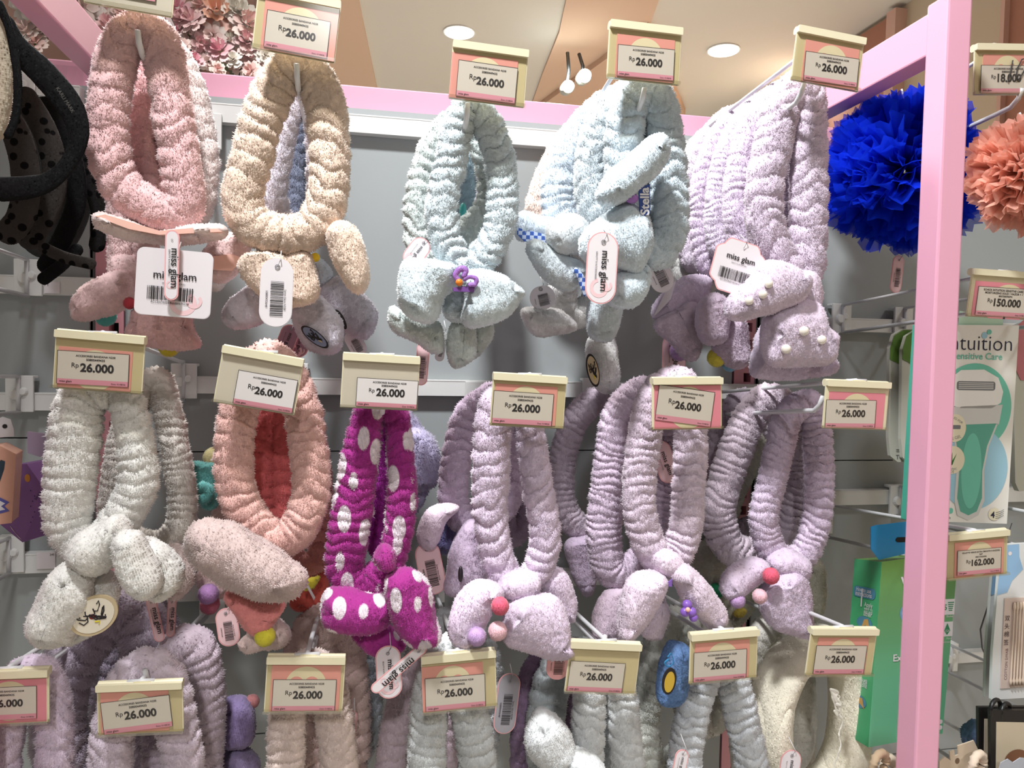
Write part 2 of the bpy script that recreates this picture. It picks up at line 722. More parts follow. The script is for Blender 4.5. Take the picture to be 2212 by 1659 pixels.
def smooth_ball(name, c, R, mt, parent=None, sq=(1, 1, 1), n=14):
    th = np.linspace(0, math.pi, n)
    ph = np.linspace(0, 2 * math.pi, 2 * n, endpoint=False)
    V = [(c[0] + R * sq[0] * math.sin(t) * math.cos(p), c[1] + R * sq[1] * math.sin(t) * math.sin(p), c[2] + R * sq[2] * math.cos(t)) for t in th for p in ph]
    F = []
    m = 2 * n
    for i in range(n - 1):
        for j in range(m):
            k = (j + 1) % m
            F.append((i * m + j, (i + 1) * m + j, (i + 1) * m + k, i * m + k))
    return MB().add(V, F).build(name, mt, parent, smooth=True)

# ================================================================== the setting
m_ceil = mat('ceiling_paint', (236, 234, 226), 0.9)
m_peach = mat('peach_paint', (236, 206, 182), 0.9)
m_cream = mat('cream_paint', (232, 214, 188), 0.85)
m_brown = mat('dusty_rose_paint', (196, 140, 118), 0.8)
m_trim = mat('blush_trim', (240, 196, 180), 0.6)
m_panel = mat('grey_panel', (162, 167, 168), 0.55, var=0.03, vscale=6)
m_rail = mat('white_rail', (226, 226, 224), 0.4, spec=0.4)
m_pink = mat('pink_steel', (234, 172, 196), 0.32, spec=0.5)
m_upr = mat('pink_upright', (226, 160, 172), 0.45)
m_dark = mat('dark_gap', (28, 26, 28), 0.8)
m_wire = mat('white_wire', (214, 214, 216), 0.35, spec=0.5)
m_floor = mat('floor_tile', (226, 220, 210), 0.5)


def structure(name, mb, m, parent=None, bevel=0):
    o = mb.build(name, m, parent, bevel=bevel)
    if parent is None:
        tag(o, kind='structure')
    return o


structure('floor', MB().box((-4, -4, -0.05), (5, 6, 0)), m_floor)
structure('ceiling', MB().box((-4, -4, CEIL_Z), (5, 6.5, CEIL_Z + 0.1)), m_ceil)


def ceiling_patch(name, px, drop, m, lab=None):
    z = CEIL_Z - drop
    fr = Flat((0, 0, z), (1, 0, 0), (0, 1, 0))
    fr.z = np.array([0, 0, -1.0])
    mb = MB()
    pts = [PZ(a, b, z)[:2] for a, b in px]
    slab(mb, fr, [tuple(p) for p in pts], -drop, 0)
    return structure(name, mb, m)


ceiling_patch('trim_1', [(540, -60), (772, -12), (826, 250), (520, 255)], 0.012, m_peach)
ceiling_patch('trim_2', [(1236, -60), (1445, -60), (1402, 60), (1480, 250), (1140, 250), (1172, 160), (1208, 70)], 0.012, m_peach)
ceiling_patch('trim_3', [(1400, 62), (1480, 250), (1140, 250)], 0.04, mat('peach_paint_shaded', (228, 196, 172), 0.9))  # darker face of the beam, its shade put into the colour

# side wall beyond the shelf, meeting the ceiling along the diagonal line
wa, wb = PZ(1700, 175, CEIL_Z), PZ(2300, -212, CEIL_Z)
wdir = (wb - wa) / np.linalg.norm(wb - wa)
wlen = 8.0
wn = np.array([wdir[1], -wdir[0], 0])
if wn[1] > 0:
    wn = -wn
mbw = MB()
s0, s1 = wa - wdir * 2.5, wa + wdir * wlen
mbw.add([s0, s1, s1 - wn * 0.1, s0 - wn * 0.1] + [p + np.array([0, 0, -CEIL_Z]) for p in (s0, s1, s1 - wn * 0.1, s0 - wn * 0.1)],
        [(0, 1, 5, 4), (2, 3, 7, 6), (3, 0, 4, 7), (1, 2, 6, 5), (0, 3, 2, 1), (4, 5, 6, 7)])
structure('wall_right', mbw, m_cream)


def on_wall(px, py):
    d = fwd + RIGHT * ((px - W_ / 2) / F_) + UP * ((H_ / 2 - py) / F_)
    t = np.dot(wa - CAM, wn) / np.dot(d, wn)
    q = CAM + d * t
    return np.dot(q - wa, wdir), q[2]


def wall_strip(name, x0, x1, ytop, m, th, zlow=1.2):
    a, b = on_wall(x0, ytop)[0], on_wall(x1, ytop)[0]
    p, q = wa + wdir * a, wa + wdir * b
    zt = CEIL_Z - 0.02
    V = []
    for z in (zlow, zt):
        V += [[p[0], p[1], z], [q[0], q[1], z], list((q + wn * th)[:2]) + [z], list((p + wn * th)[:2]) + [z]]
    mb = MB().add(V, [(0, 1, 2, 3), (7, 6, 5, 4), (3, 2, 6, 7), (0, 4, 5, 1), (1, 5, 6, 2), (0, 3, 7, 4)])
    return structure(name, mb, m)


wall_strip('trim_4', 1765, 1938, 120, m_brown, 0.02)
wall_strip('trim_5', 1938, 1958, 60, m_trim, 0.05)
wall_strip('trim_6', 1772, 1784, 260, m_trim, 0.03)
wall_strip('trim_7', 2196, 2300, 60, m_brown, 0.03)
wall_strip('trim_8', 2188, 2197, 60, m_trim, 0.05)

# wall behind the flower garland
fy = 2.3
A0, A1 = P(-60, 0, fy), P(585, 0, fy)
mb = MB().box((A0[0] - 1.5, fy, 0), (A1[0], fy + 0.12, CEIL_Z))
structure('wall_left', mb, mat('blush_wall', (226, 188, 178), 0.75))
mb = MB()
for px in (330, 428, 520, 560):
    q = P(px, 80, fy)
    mb.box((q[0] - 0.006, fy - 0.006, 1.4), (q[0] + 0.006, fy, CEIL_Z))
structure('trim_9', mb, mat('groove_dark', (70, 62, 66), 0.8))

# back panels of the shelf: three bays, each of stacked sheets with thin joints
XL, XR = -0.3415 * WALL_Y, 0.5600 * WALL_Y
joint = {}


def zpx(px, py, Y=WALL_Y):
    return P(px, py, Y)[2]


def xpx(px, py, Y=WALL_Y):
    return P(px, py, Y)[0]


x_l = xpx(194, 620)
x_r = xpx(1638, 850)
TOP = zpx(729, 190)


def bay(name, x0, x1, zs):
    mb = MB()
    zz = [0.05] + sorted(zs) + [TOP]
    for a, b in zip(zz[:-1], zz[1:]):
        mb.box((x0, WALL_Y, a + 0.0008), (x1, WALL_Y + 0.012, b - 0.0008))
    mb.box((x0, WALL_Y + 0.004, 0.05), (x1, WALL_Y + 0.014, TOP), 1)
    return structure(name, mb, [m_panel, m_dark], bevel=0.0006)


bay('wall_back', x_l + 0.045, x_r - 0.045, [zpx(700, 975), zpx(900, 1560)])
bay('wall_back.001', x_l - 1.4, x_l - 0.001, [zpx(20, 946), zpx(60, 1560)])
bay('wall_back.002', x_r + 0.001, x_r + 1.4, [zpx(1850, 994.5), zpx(1900, 1632)])
structure('wall_back.003', MB().box((x_l - 1.5, WALL_Y + 0.06, 0), (x_r + 1.5, WALL_Y + 0.07, TOP)), m_dark)

# slotted uprights between the bays
for xc, lab in (((x_l + 0.0225), 'pink slotted steel upright at the left, behind the pink and white headbands'),
                ((x_r - 0.0225), 'pink slotted steel upright at the right, behind the lilac pearl bow headband')):
    mb = MB()
    xa, xb = xc - 0.017, xc + 0.017
    yb = WALL_Y + 0.004
    UT = 1.5 + 0.3495 - 0.019
    sl = 0.006
    mb.box((xa, yb, 0.05), (xc - 0.001, yb + 0.03, UT))
    mb.box((xc - 0.001 + 2 * sl, yb, 0.05), (xb, yb + 0.03, UT))
    z = 0.05
    while z < UT - 0.015:
        mb.box((xc - 0.001, yb, z), (xc - 0.001 + 2 * sl, yb + 0.02, z + 0.012))
        z += 0.026
    mb.box((xc - 0.001, yb + 0.021, 0.05), (xc - 0.001 + 2 * sl, yb + 0.024, UT), 1)
    mb.box((xa - 0.0055, yb + 0.006, 0.05), (xa - 0.0005, yb + 0.03, UT), 2)
    mb.box((xb + 0.0005, yb + 0.006, 0.05), (xb + 0.0055, yb + 0.03, UT), 2)
    tag(mb.build('slotted_upright', [m_upr, m_dark, m_panel]), lab, 'shelf upright', 'slotted uprights of the display')

# pink tube frame
FY = 0.700
cfr = thing('display_stand', (0.1, 0.7, 0), 'glossy pink square-tube steel frame round the display', 'display stand')
xfr = P(2017, 700, FY - 0.015)[0] + 0.015
zf = zpx(2048, 22, FY)
xfl = XL
zb = 1.5 + 0.3495 * WALL_Y / 1.04
t = 0.030
mb = MB().box((x_l - 1.4, WALL_Y - 0.0, zb - 0.0165), (x_r + 1.4, WALL_Y + 0.035, zb + 0.0165))
mb.build('back_rail', m_pink, cfr, bevel=0.002)
for xx in (xfr, x_l + 0.0225):
    p1 = P(2022, 60, FY)
    mb = MB().bar((xx, FY, zb + 0.010), (xx, WALL_Y - 0.001, zb + 0.010), t - 0.0016, 0.046)
    mb.build('side_bar', m_pink, cfr, bevel=0.002)
    mb = MB().box((xx - t / 2, FY - t / 2 - 0.001, 0), (xx + t / 2, FY + t / 2, zpx(2060, 3, FY)))
    mb.build('post', m_pink, cfr, bevel=0.0025)

# mounting rails on the panels
RAILS = []


def rail(x0, x1, z, h, lab):
    mb = MB().box((x0, WALL_Y - 0.016, z - h / 2), (x1, WALL_Y - 0.0005, z + h / 2))
    mb.box((x0, WALL_Y - 0.0165, z + h / 2 - 0.002), (x1, WALL_Y - 0.0162, z + h / 2 - 0.0005))
    o = mb.build('mounting_rail', m_rail, bevel=0.001)
    tag(o, lab, 'rail', 'white mounting rails on the panels')


xm0, xm1 = x_l + 0.052, x_r - 0.05
rail(xm0, xm1, zpx(749, 272), 0.0245, 'white mounting rail of the middle bay just under the pink back rail')
rail(xm0 + 0.02, xm1 + 0.05, zpx(726, 834), 0.0225, 'white mounting rail of the middle bay behind the second row of price tags')
rail(xm0, xm1, zpx(700, 1262), 0.023, 'white mounting rail of the middle bay behind the lowest row of headbands')
rail(x_l - 1.3, x_l - 0.006, zpx(175, 212), 0.021, 'white mounting rail of the left bay under the pink frame, behind black headbands')
rail(x_l - 1.3, x_l + 0.01, zpx(152, 620), 0.0235, 'white mounting rail of the left bay beside the pink plush ear')
rail(x_l - 1.3, x_l - 0.006, zpx(114, 866), 0.0225, 'white mounting rail of the left bay beside the white headband, above the boxes')
rail(x_l - 1.3, x_l - 0.006, zpx(110, 1209), 0.0255, 'white mounting rail of the left bay below the purple box')
rail(x_r + 0.05, x_r + 1.3, zpx(1815, 354), 0.02, 'white mounting rail of the right bay under the pink frame, left of the blue pouf')
rail(x_r + 0.09, x_r + 1.3, zpx(1910, 705), 0.021, 'white mounting rail of the right bay just above the green packs')
rail(x_r + 0.01, x_r + 1.3, zpx(1840, 1071), 0.023, 'white mounting rail of the right bay above the green box with blue hanger')
rail(x_r + 0.2, x_r + 1.3, zpx(2080, 1412), 0.017, 'white mounting rail of the right bay beside the cotton swab packs')


# ------------------------------------------------------------------ lamps in the ceiling
def downlight(px, py, r, lab):
    c = PZ(px, py, CEIL_Z)
    t = thing('downlight', c, lab, 'ceiling light', 'round recessed downlights')
    fr = Flat(c, (1, 0, 0), (0, 1, 0))
    fr.z = np.array([0, 0, -1.0])
    mb = MB()
    slab(mb, fr, disc(0, 0, r * 1.12, n=40), 0, 0.006)
    mb.build('trim_ring', mat('white_lamp_rim', (244, 244, 240), 0.4), t)
    mb = MB()
    slab(mb, fr, disc(0, 0, r, n=40), 0.006, 0.008)
    mb.build('diffuser', emit('lamp_glow', (1.0, 0.99, 0.93), 9.0), t)


downlight(992, 68, 0.062, 'glowing round recessed ceiling downlight above the pale blue headband, left of two')
downlight(1563, 107, 0.066, 'glowing round recessed ceiling downlight left of the rightmost lilac headband price tag')

for i, (px, py, r, lab) in enumerate(((1263, 165, 13, 'small glowing spotlight on the peach ceiling beam, upper of two'),
                                      (1227, 188, 12, 'small glowing spotlight on the peach ceiling beam, lower of two'))):
    Y = 3.1
    c = P(px, py, Y)
    R = r * mpp(px, py, Y)
    top = np.array([c[0] + (0.02 if i else 0.0), c[1] + 0.1, CEIL_Z - 0.05])
    t = thing('spotlight', c, lab, 'spotlight', 'track spotlights on the beam')
    d = np.array([-0.1, -0.9, -0.2])
    d /= np.linalg.norm(d)
    MB().tube([c + d * 0.005, c - d * 0.09, c - d * 0.1], [R * 1.15, R * 1.05, R * 0.5], 20).build('housing', mat('spot_metal', (206, 212, 206), 0.4), t, smooth=True)
    MB().tube([c + d * 0.006, c + d * 0.009], [R, R], 24).build('lens', emit('spot_glow', (0.93, 1.0, 0.95), 14.0), t)
    MB().tube([c - d * 0.06, (c - d * 0.06 + top) / 2 + np.array([0.01, 0, 0]), top], 0.008, 8).build('stem', mat('black_metal', (30, 34, 36), 0.4), t, smooth=True)


# ------------------------------------------------------------------ hooks and price tags
m_hold = mat('cream_plastic', (228, 220, 188), 0.35, spec=0.5)
m_back = mat('yellowed_plastic', (200, 186, 144), 0.4)
m_salm = mat('salmon_card', (224, 152, 140), 0.6)
m_rose = mat('rose_card', (226, 136, 152), 0.6)
m_paper = mat('label_paper', (206, 198, 188), 0.55)
m_paper2 = mat('bright_label_paper', (232, 228, 232), 0.5)
m_blank = mat('blank_card', (208, 200, 184), 0.6)
m_ink = mat('black_ink', (34, 30, 32), 0.6)
m_stripe = mat('rose_stripe', (212, 142, 158), 0.6)
m_creamp = mat('cream_print', (222, 210, 174), 0.6)
m_clear = clear_mat('clear_film', 0.05, (0.97, 0.96, 0.93), 0.12)
m_lip = clear_mat('clear_lip', 0.22, (0.97, 0.96, 0.90), 0.15)
TY = 0.715
HOOKS = []


def price_tag(TL, TR, BL, lab, card='salmon', cr=(0.1, 0.2, 0.9, 0.97), lr=(0.12, 0.38, 0.84, 0.94), lrot=0.0,
              price='26.000', lines=('ACCESORIES BANDANA N238', '50800449435'), Y=TY, yaw=0.0, pitch=0.0, back=None, over=None, wide=True):
    fr, w, h = quad_frame(TL, TR, BL, Y, yaw, pitch)
    t = thing('price_tag', fr(w / 2, h * 0.05), lab, 'price tag', 'cream price tag holders on the hooks')
    u = lambda x, y: (x * w, y * h)
    mb = MB()
    slab(mb, fr, rect(0, 0, w, h, 0.001, 2), -0.0022, -0.0010)
    slab(mb, fr, rect(0, 0, w, h * 0.13, 0.0008, 2), -0.0010, 0.0030)
    # rolled clip behind the top edge
    mb.tube([fr(0.0003, h * 0.06, -0.0045), fr(w - 0.0003, h * 0.06, -0.0045)], 0.0042, 14)
    slab(mb, fr, rect(w * 0.42, -h * 0.018, w * 0.62, 0), -0.006, -0.001)
    mb.build('holder', [m_hold if back is None else back], t, bevel=0)
    mb = MB()
    slab(mb, fr, rect(0.001, h * 0.10, w - 0.001, h * 0.985), -0.0009, -0.0006)
    mb.build('backing_card', {'salmon': m_back, 'rose': m_hold, 'blank': m_blank}[card], t)
    if card != 'blank':
        full = cr[3] - cr[1] > 0.5
        x0, y0, x1, y1 = cr
        mb = MB()
        slab(mb, fr, rect(x0 * w, y0 * h, x1 * w, y1 * h), -0.0006, 0.0)
        cx, rr = (x0 + x1) / 2 * w, (x1 - x0) * w * 0.30
        cy = y0 * h + rr * 1.06
        cap = [p for p in disc(cx, cy, rr, n=60) if p[1] < y1 * h - 0.0002]
        cut = []
        for k in disc(cx, cy, rr, n=72):
            cut.append((k[0], min(k[1], y1 * h - 0.0003)))
        if full:
            poly(mb, fr, cut, 0.00012, 1)
        for sx in (-0.46, 0.28) if full else ():
            bump = [(cx + sx * rr + rr * 0.42 * math.cos(a), cy + rr * 0.05 - rr * 0.55 * math.sin(a)) for a in np.linspace(0, math.pi, 14)]
            bump += [(cx + sx * rr - rr * 0.42, cy + rr * 0.45), (cx + sx * rr + rr * 0.42, cy + rr * 0.45)]
            poly(mb, fr, bump, 0.00024, 0)
        mb.build('logo_card', [m_salm if card == 'salmon' else m_rose, m_creamp], t)
    x0, y0, x1, y1 = lr
    cx, cy = (x0 + x1) / 2 * w, (y0 + y1) / 2 * h
    lw, lh = (x1 - x0) * w, (y1 - y0) * h
    g = fr.rot(cx, cy, lrot)
    q = lambda x, y: (-lw / 2 + x * lw, -lh / 2 + y * lh)
    mb = MB()
    slab(mb, g, [q(0, 0), q(1, 0), q(1, 1), q(0, 1)], 0.0002, 0.0008, 0)
    e = 0.004
    slab(mb, g, [q(0, 0), q(1, 0), q(1, 1), q(0, 1)], 0.00021, 0.00079, 2)
    for a, b in (((-e, -e * 2), (1 + e, e)), ((1 - e, -e), (1 + e, 1 + e)), ((-e, 0), (e, 1))):
        poly(mb, g, [q(a[0], a[1]), q(b[0], a[1]), q(b[0], b[1]), q(a[0], b[1])], 0.00092, 2)
    poly(mb, g, [q(e, 0.845), q(1 - e, 0.845), q(1 - e, 1), q(e, 1)], 0.0009, 1)
    mb.build('paper_label', [m_paper2 if card == 'blank' else m_paper, m_stripe, m_ink], t)
    mb = MB()
    z = 0.00105
    X = lambda a: -lw / 2 + a * lw
    Yy = lambda a: -lh / 2 + a * lh
    yy = 0.155 if len(lines) < 3 else 0.13
    for k, s in enumerate(lines):
        last = k == len(lines) - 1
        write(mb, g, s, X(0.53), Yy(yy), width=lw * (0.26 if last else min(0.9, 0.024 * len(s))), z=z, bold=0.02, align='c')
        yy += 0.115 if len(lines) < 3 else 0.10
    pw = 0.47 if len(price) < 7 else 0.52
    write(mb, g, 'Rp', X(0.2), Yy(yy + 0.10), size=lh * 0.20, z=z, align='l')
    write(mb, g, price, X(0.32), Yy(yy + 0.215), width=lw * pw, z=z, bold=0.035, align='l')
    write(mb, g, 'miss glam', X(0.04), Yy(0.95), width=lw * 0.17, z=z, bold=0.01)
    write(mb, g, 'Date: 01/08/26', X(0.96), Yy(0.96), width=lw * 0.2, z=z, align='r')
    mb.build('print', m_ink, t)
    if over:
        mb = MB()
        for k in over:
            mb.tube([g(X(a), Yy(b), 0.0017) for a, b in k], 0.0007, 6)
        mb.build('marker_writing', m_ink, t)
    mb = MB()
    poly(mb, fr, rect(0.0005, h * 0.12, w - 0.0005, h * 0.95), 0.0019)
    mb.build('clear_cover', m_clear, t)
    mb = MB()
    slab(mb, fr, rect(-0.0008, h * 0.945, w + 0.0004, h * 1.0), -0.0010, 0.0034)
    mb.build('bottom_lip', m_lip, t)
    return fr(w / 2, 0.0, -0.004)


def hook(top, prong_px, lab, Yp=0.735, arm=True, drop=0.03, wall=WALL_Y, r=0.0024, xoff=0.0):
    """double wire hook: a price arm above, a prong with a turned-up tip below, both held by a bracket on the rail"""
    pr = P(prong_px[0], prong_px[1], Yp)
    X = pr[0]
    zt = top[2] if arm else pr[2] + 0.05
    zp = pr[2]
    b = thing('display_hook', (X, wall, zp), lab, 'display hook', 'white double wire display hooks')
    zw = (zt + zp) / 2 - drop
    mb = MB().box((X - 0.016, wall - 0.021, zw - 0.022), (X + 0.016, wall - 0.0168, zw + 0.024))
    mb.box((X - 0.016, wall - 0.0168, zw + 0.0205), (X + 0.016, wall - 0.0165 + 0.012, zw + 0.024))
    mb.tube([(X - 0.004, wall - 0.021, zw), (X - 0.004, wall - 0.026, zw)], [0.008, 0.006], 12)
    mb.tube([(X + 0.005, wall - 0.021, zw + 0.004), (X + 0.005, wall - 0.025, zw + 0.004)], [0.006, 0.004], 12)
    mb.build('bracket', m_rail, b, bevel=0.0008)
    mb = MB().tube([(X, wall - 0.02, zp - drop), (X, Yp + 0.03, zp - 0.003), (X, Yp + 0.008, zp - 0.001), (X, Yp - 0.002, zp + 0.006), (X, Yp - 0.007, zp + 0.016)],
                   [r * 1.15, r * 1.15, r * 1.15, r * 1.15, r], 10)
    mb.build('prong', m_wire, b, smooth=True)
    if arm:
        mb = MB().tube([(X, wall - 0.02, zt - drop), (X, wall - 0.04, zt - drop + 0.001), (top[0], top[1] + 0.006, zt), (top[0], top[1], zt + 0.0005)], r, 10)
        mb.tube([(top[0] - 0.012, top[1], zt), (top[0] + 0.012, top[1], zt)], r * 0.9, 8)
        mb.build('price_arm', m_wire, b, smooth=True)
        MB().tube([(X, wall - 0.024, zt - drop), (X, wall - 0.024, zp - drop)], r, 8).build('back_wire', m_wire, b, smooth=True)
    return b


TAGS = [
    # TL, TR, BL, prong px, label word, options
    ((192, -128), (384, -92), (178, 4), (302, 110), 'price tag holder cut off by the top edge, above the pink headband', dict(card='blank', lr=(0.08, 0.2, 0.8, 0.8), pitch=0.0)),
    ((558, -32), (737, 4), (543, 103), (642, 180), 'yellowed 26.000 price tag above the cream headband, tilted down to the right', dict(cr=(0.1, 0.2, 0.99, 0.98), lr=(0.14, 0.36, 0.9, 0.95), lrot=0)),
    ((979, 87), (1142, 110), (968, 212), (1008, 262), '26.000 price tag above the pale blue headband with the big bow, under a downlight', dict(cr=(0.0, 0.2, 0.87, 0.98), lr=(0.09, 0.33, 0.87, 0.95), lrot=0.5)),
    ((1318, 43), (1474, 62), (1309, 168), (1386, 228), '26.000 price tag above the pale blue headbands with the raised ear', dict(cr=(0.11, 0.22, 0.91, 0.97), lr=(0.13, 0.40, 0.91, 0.94), lrot=-1)),
    ((1724, 55), (1869, 84), (1708, 172), (1728, 215), '26.000 price tag above the lilac headbands, beside the pink frame corner', dict(cr=(0.14, 0.22, 0.94, 0.98), lr=(0.16, 0.42, 0.95, 0.94), lrot=-2)),
    ((120, 711), (314, 728), (113, 838), (228, 842), '26.000 price tag above the white plush headband with the sewn patch', dict(cr=(0.05, 0.28, 0.87, 0.97), lr=(0.045, 0.34, 0.84, 0.90), lrot=-1.2)),
    ((482, 745), (657, 777), (460, 868), (572, 800), '26.000 price tag with a blank card, tilted, above the coral headband', dict(card='blank', lr=(0.24, 0.38, 0.97, 0.97), lrot=0)),
    ((741, 762), (908, 772), (734, 880), (826, 890), '26.000 price tag with a blank card, level, above the magenta headband', dict(card='blank', lr=(0.2, 0.44, 0.99, 0.96), lrot=0.3)),
    ((1066, 805), (1225, 815), (1058, 919), (1113, 862), '26.000 price tag in the second row above the lilac headband with three small pompoms', dict(cr=(0.04, 0.2, 0.88, 0.95), lr=(0.02, 0.34, 0.83, 0.95), lrot=0.5)),
    ((1409, 816), (1560, 815), (1410, 929), (1452, 836), '26.000 price tag whose paper label is turned askew on a pink card', dict(card='rose', cr=(0.03, 0.15, 0.98, 0.98), lr=(0.06, 0.21, 0.86, 0.88), lrot=8)),
    ((1786, 820), (1923, 826), (1776, 925), (1768, 886), '26.000 price tag at the right end of the second row, above bare wall', dict(card='rose', cr=(0.06, 0.24, 0.94, 0.98), lr=(0.02, 0.40, 0.8, 0.97), lrot=-1)),
    ((-80, 1452), (105, 1445), (-78, 1570), (40, 1478), 'price tag cut off by the left edge in the bottom row', dict(card='rose', cr=(0.1, 0.18, 0.97, 0.97), lr=(0.1, 0.3, 0.86, 0.9), lrot=0)),
    ((208, 1479), (394, 1472), (214, 1590), (318, 1476), 'yellow 26.000 price tag with a slanted label in the bottom row', dict(cr=(0.04, 0.16, 0.83, 0.95), lr=(0.06, 0.3, 0.86, 0.92), lrot=-5)),
    ((577, 1417), (747, 1418), (570, 1540), (664, 1446), '26.000 price tag in the bottom row above the peach headband', dict(cr=(0.07, 0.16, 0.95, 0.97), lr=(0.1, 0.41, 0.9, 0.96), lrot=0)),
    ((909, 1417), (1070, 1402), (915, 1543), (986, 1400), '26.000 price tag above the grey headband, tilted up to the right', dict(cr=(0.0, 0.2, 0.82, 0.97), lr=(0.04, 0.40, 0.84, 0.96), lrot=0.6)),
    ((1233, 1384), (1386, 1391), (1219, 1495), (1302, 1400), 'plain-topped yellow 26.000 price tag right of the three small pompoms', dict(card='salmon', cr=(0.02, 0.9, 0.8, 0.97), lr=(0.03, 0.39, 0.80, 0.97), lrot=0.6)),
    ((1492, 1370), (1638, 1358), (1488, 1478), (1548, 1382), '26.000 price tag in the bottom row beside the blue knitted pad', dict(cr=(0.07, 0.2, 0.87, 0.97), lr=(0.05, 0.38, 0.83, 0.97), lrot=0.4)),
    ((1754, 1357), (1897, 1358), (1737, 1460), (1800, 1386), '26.000 price tag in the bottom row above the smooth cream lace headband', dict(cr=(0.12, 0.2, 0.88, 0.97), lr=(0.1, 0.36, 0.86, 0.95), lrot=0)),
]
HOOKLAB = ['the pink headband', 'the cream headband', 'the pale blue bow headband', 'the pale blue headbands with the raised ear', 'the lilac pearl bow headband',
           'the white headband with the patch', 'the coral headband', 'the magenta spotted headband', 'the lilac headband with three pompoms', 'the lilac headband under the askew label',
           'the lilac headband at the right end of the second row', 'the lilac headbands in the bottom left corner', 'the lilac headband behind the slanted yellow tag', 'the peach headband',
           'the grey headband', 'the blue-white headband in the bottom row', 'the white headband beside the blue knitted pad', 'the smooth cream lace headband']
for (TL, TR, BL, pr, lab, kw), hl in zip(TAGS, HOOKLAB):
    top = price_tag(TL, TR, BL, lab, **kw)
    hook(top, pr, 'white double wire hook carrying ' + hl)

# ================================================================== plush headbands
C_PINK, C_WPINK, C_CREAM = (246, 182, 182), (240, 218, 212), (246, 208, 180)
C_LILAC, C_DLILAC, C_BLUE = (222, 194, 224), (206, 184, 204), (206, 224, 232)
GRP = 'plush headbands hanging on the hooks'
m_tagw = mat('tag_white', (236, 230, 234), 0.4, spec=0.4)
m_tagp = mat('tag_pink', (240, 176, 178), 0.4, spec=0.4)
m_tagl = mat('tag_blush', (244, 206, 210), 0.45)
m_grey = mat('tag_grey', (150, 146, 150), 0.5)
m_pearl = mat('pearl', (240, 232, 220), 0.12, spec=0.7, coat=0.6)
m_nylon = mat('nylon_loop', (225, 222, 222), 0.3)


def band_mat(col):
    return col if not isinstance(col, tuple) else plush(col)


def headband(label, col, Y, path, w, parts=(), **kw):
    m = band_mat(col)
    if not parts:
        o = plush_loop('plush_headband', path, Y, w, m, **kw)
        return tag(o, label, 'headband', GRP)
    q = path[0]
    t = thing('plush_headband', P(q[0], q[1], Y), label, 'headband', GRP)
    plush_loop('band', path, Y, w, m, t, **kw)
    for p in parts:
        add_part(t, p, Y, col)
    return t


def add_part(t, p, Y, col):
    k, a = p[0], dict(p[-1]) if isinstance(p[-1], dict) else {}
    c = a.pop('col', col)
    y = Y + a.pop('dy', -0.012)
    lab = a.pop('lab', None)
    if k in ('ear', 'bow_loop', 'knot', 'flap', 'pad', 'star', 'leaf'):
        o = plush_pad(k, p[1], y, a.pop('th', 0.032), band_mat(c), t, **a)
    elif k == 'pompom':
        x, yy, r = p[1]
        o = ball('pompom', x, yy, r, y, band_mat(c), t, fur=a.get('fur', 0.0012), n=int(min(40, 16 + r * 0.7)))
    elif k == 'pearl':
        o = smooth_ball('pearl', P(p[1][0], p[1][1], y), p[1][2] * mpp(p[1][0], p[1][1], y), m_pearl, t)
    elif k == 'tag':
        o = hang_tag(t, *p[1], y, **a)
    elif k == 'sheet':
        o = sheet(t, a.pop('name'), p[1], y, a.pop('mats'), **a)
    elif k == 'tube':
        o = plush_loop(a.pop('name', 'strap'), p[1], y, a.pop('w', 10), band_mat(c), t, closed=False, **a)
    elif k == 'bead':
        x, yy, r = p[1]
        o = smooth_ball(a.pop('name', 'bead'), P(x, yy, y), r * mpp(x, yy, y), a['m'], t, sq=a.get('sq', (1, 1, 1)))
    if lab:
        o['label'] = lab
    return o


def local(px, py, Y, rot=0.0):
    return Flat(P(px, py, Y), np.array([1.0, 0, 0]), np.array([0, 0, -1.0])).rot(0, 0, rot)


def sheet(t, name, outline, Y, mats, th=0.002, sub=None, yaw=0.0):
    """thin sewn or printed piece with its own outline"""
    c = np.mean(outline, 0)
    s = mpp(c[0], c[1], Y)
    fr = local(c[0], c[1], Y)
    if yaw:
        fr = Flat(fr.o, np.array([math.cos(yaw), math.sin(yaw), 0]), fr.y)
    mb = MB()
    pts = [((a - c[0]) * s, (b - c[1]) * s) for a, b in outline]
    slab(mb, fr, pts, -th, 0)
    if sub:
        sub(mb, fr, s)
    return mb.build(name, mats, t)


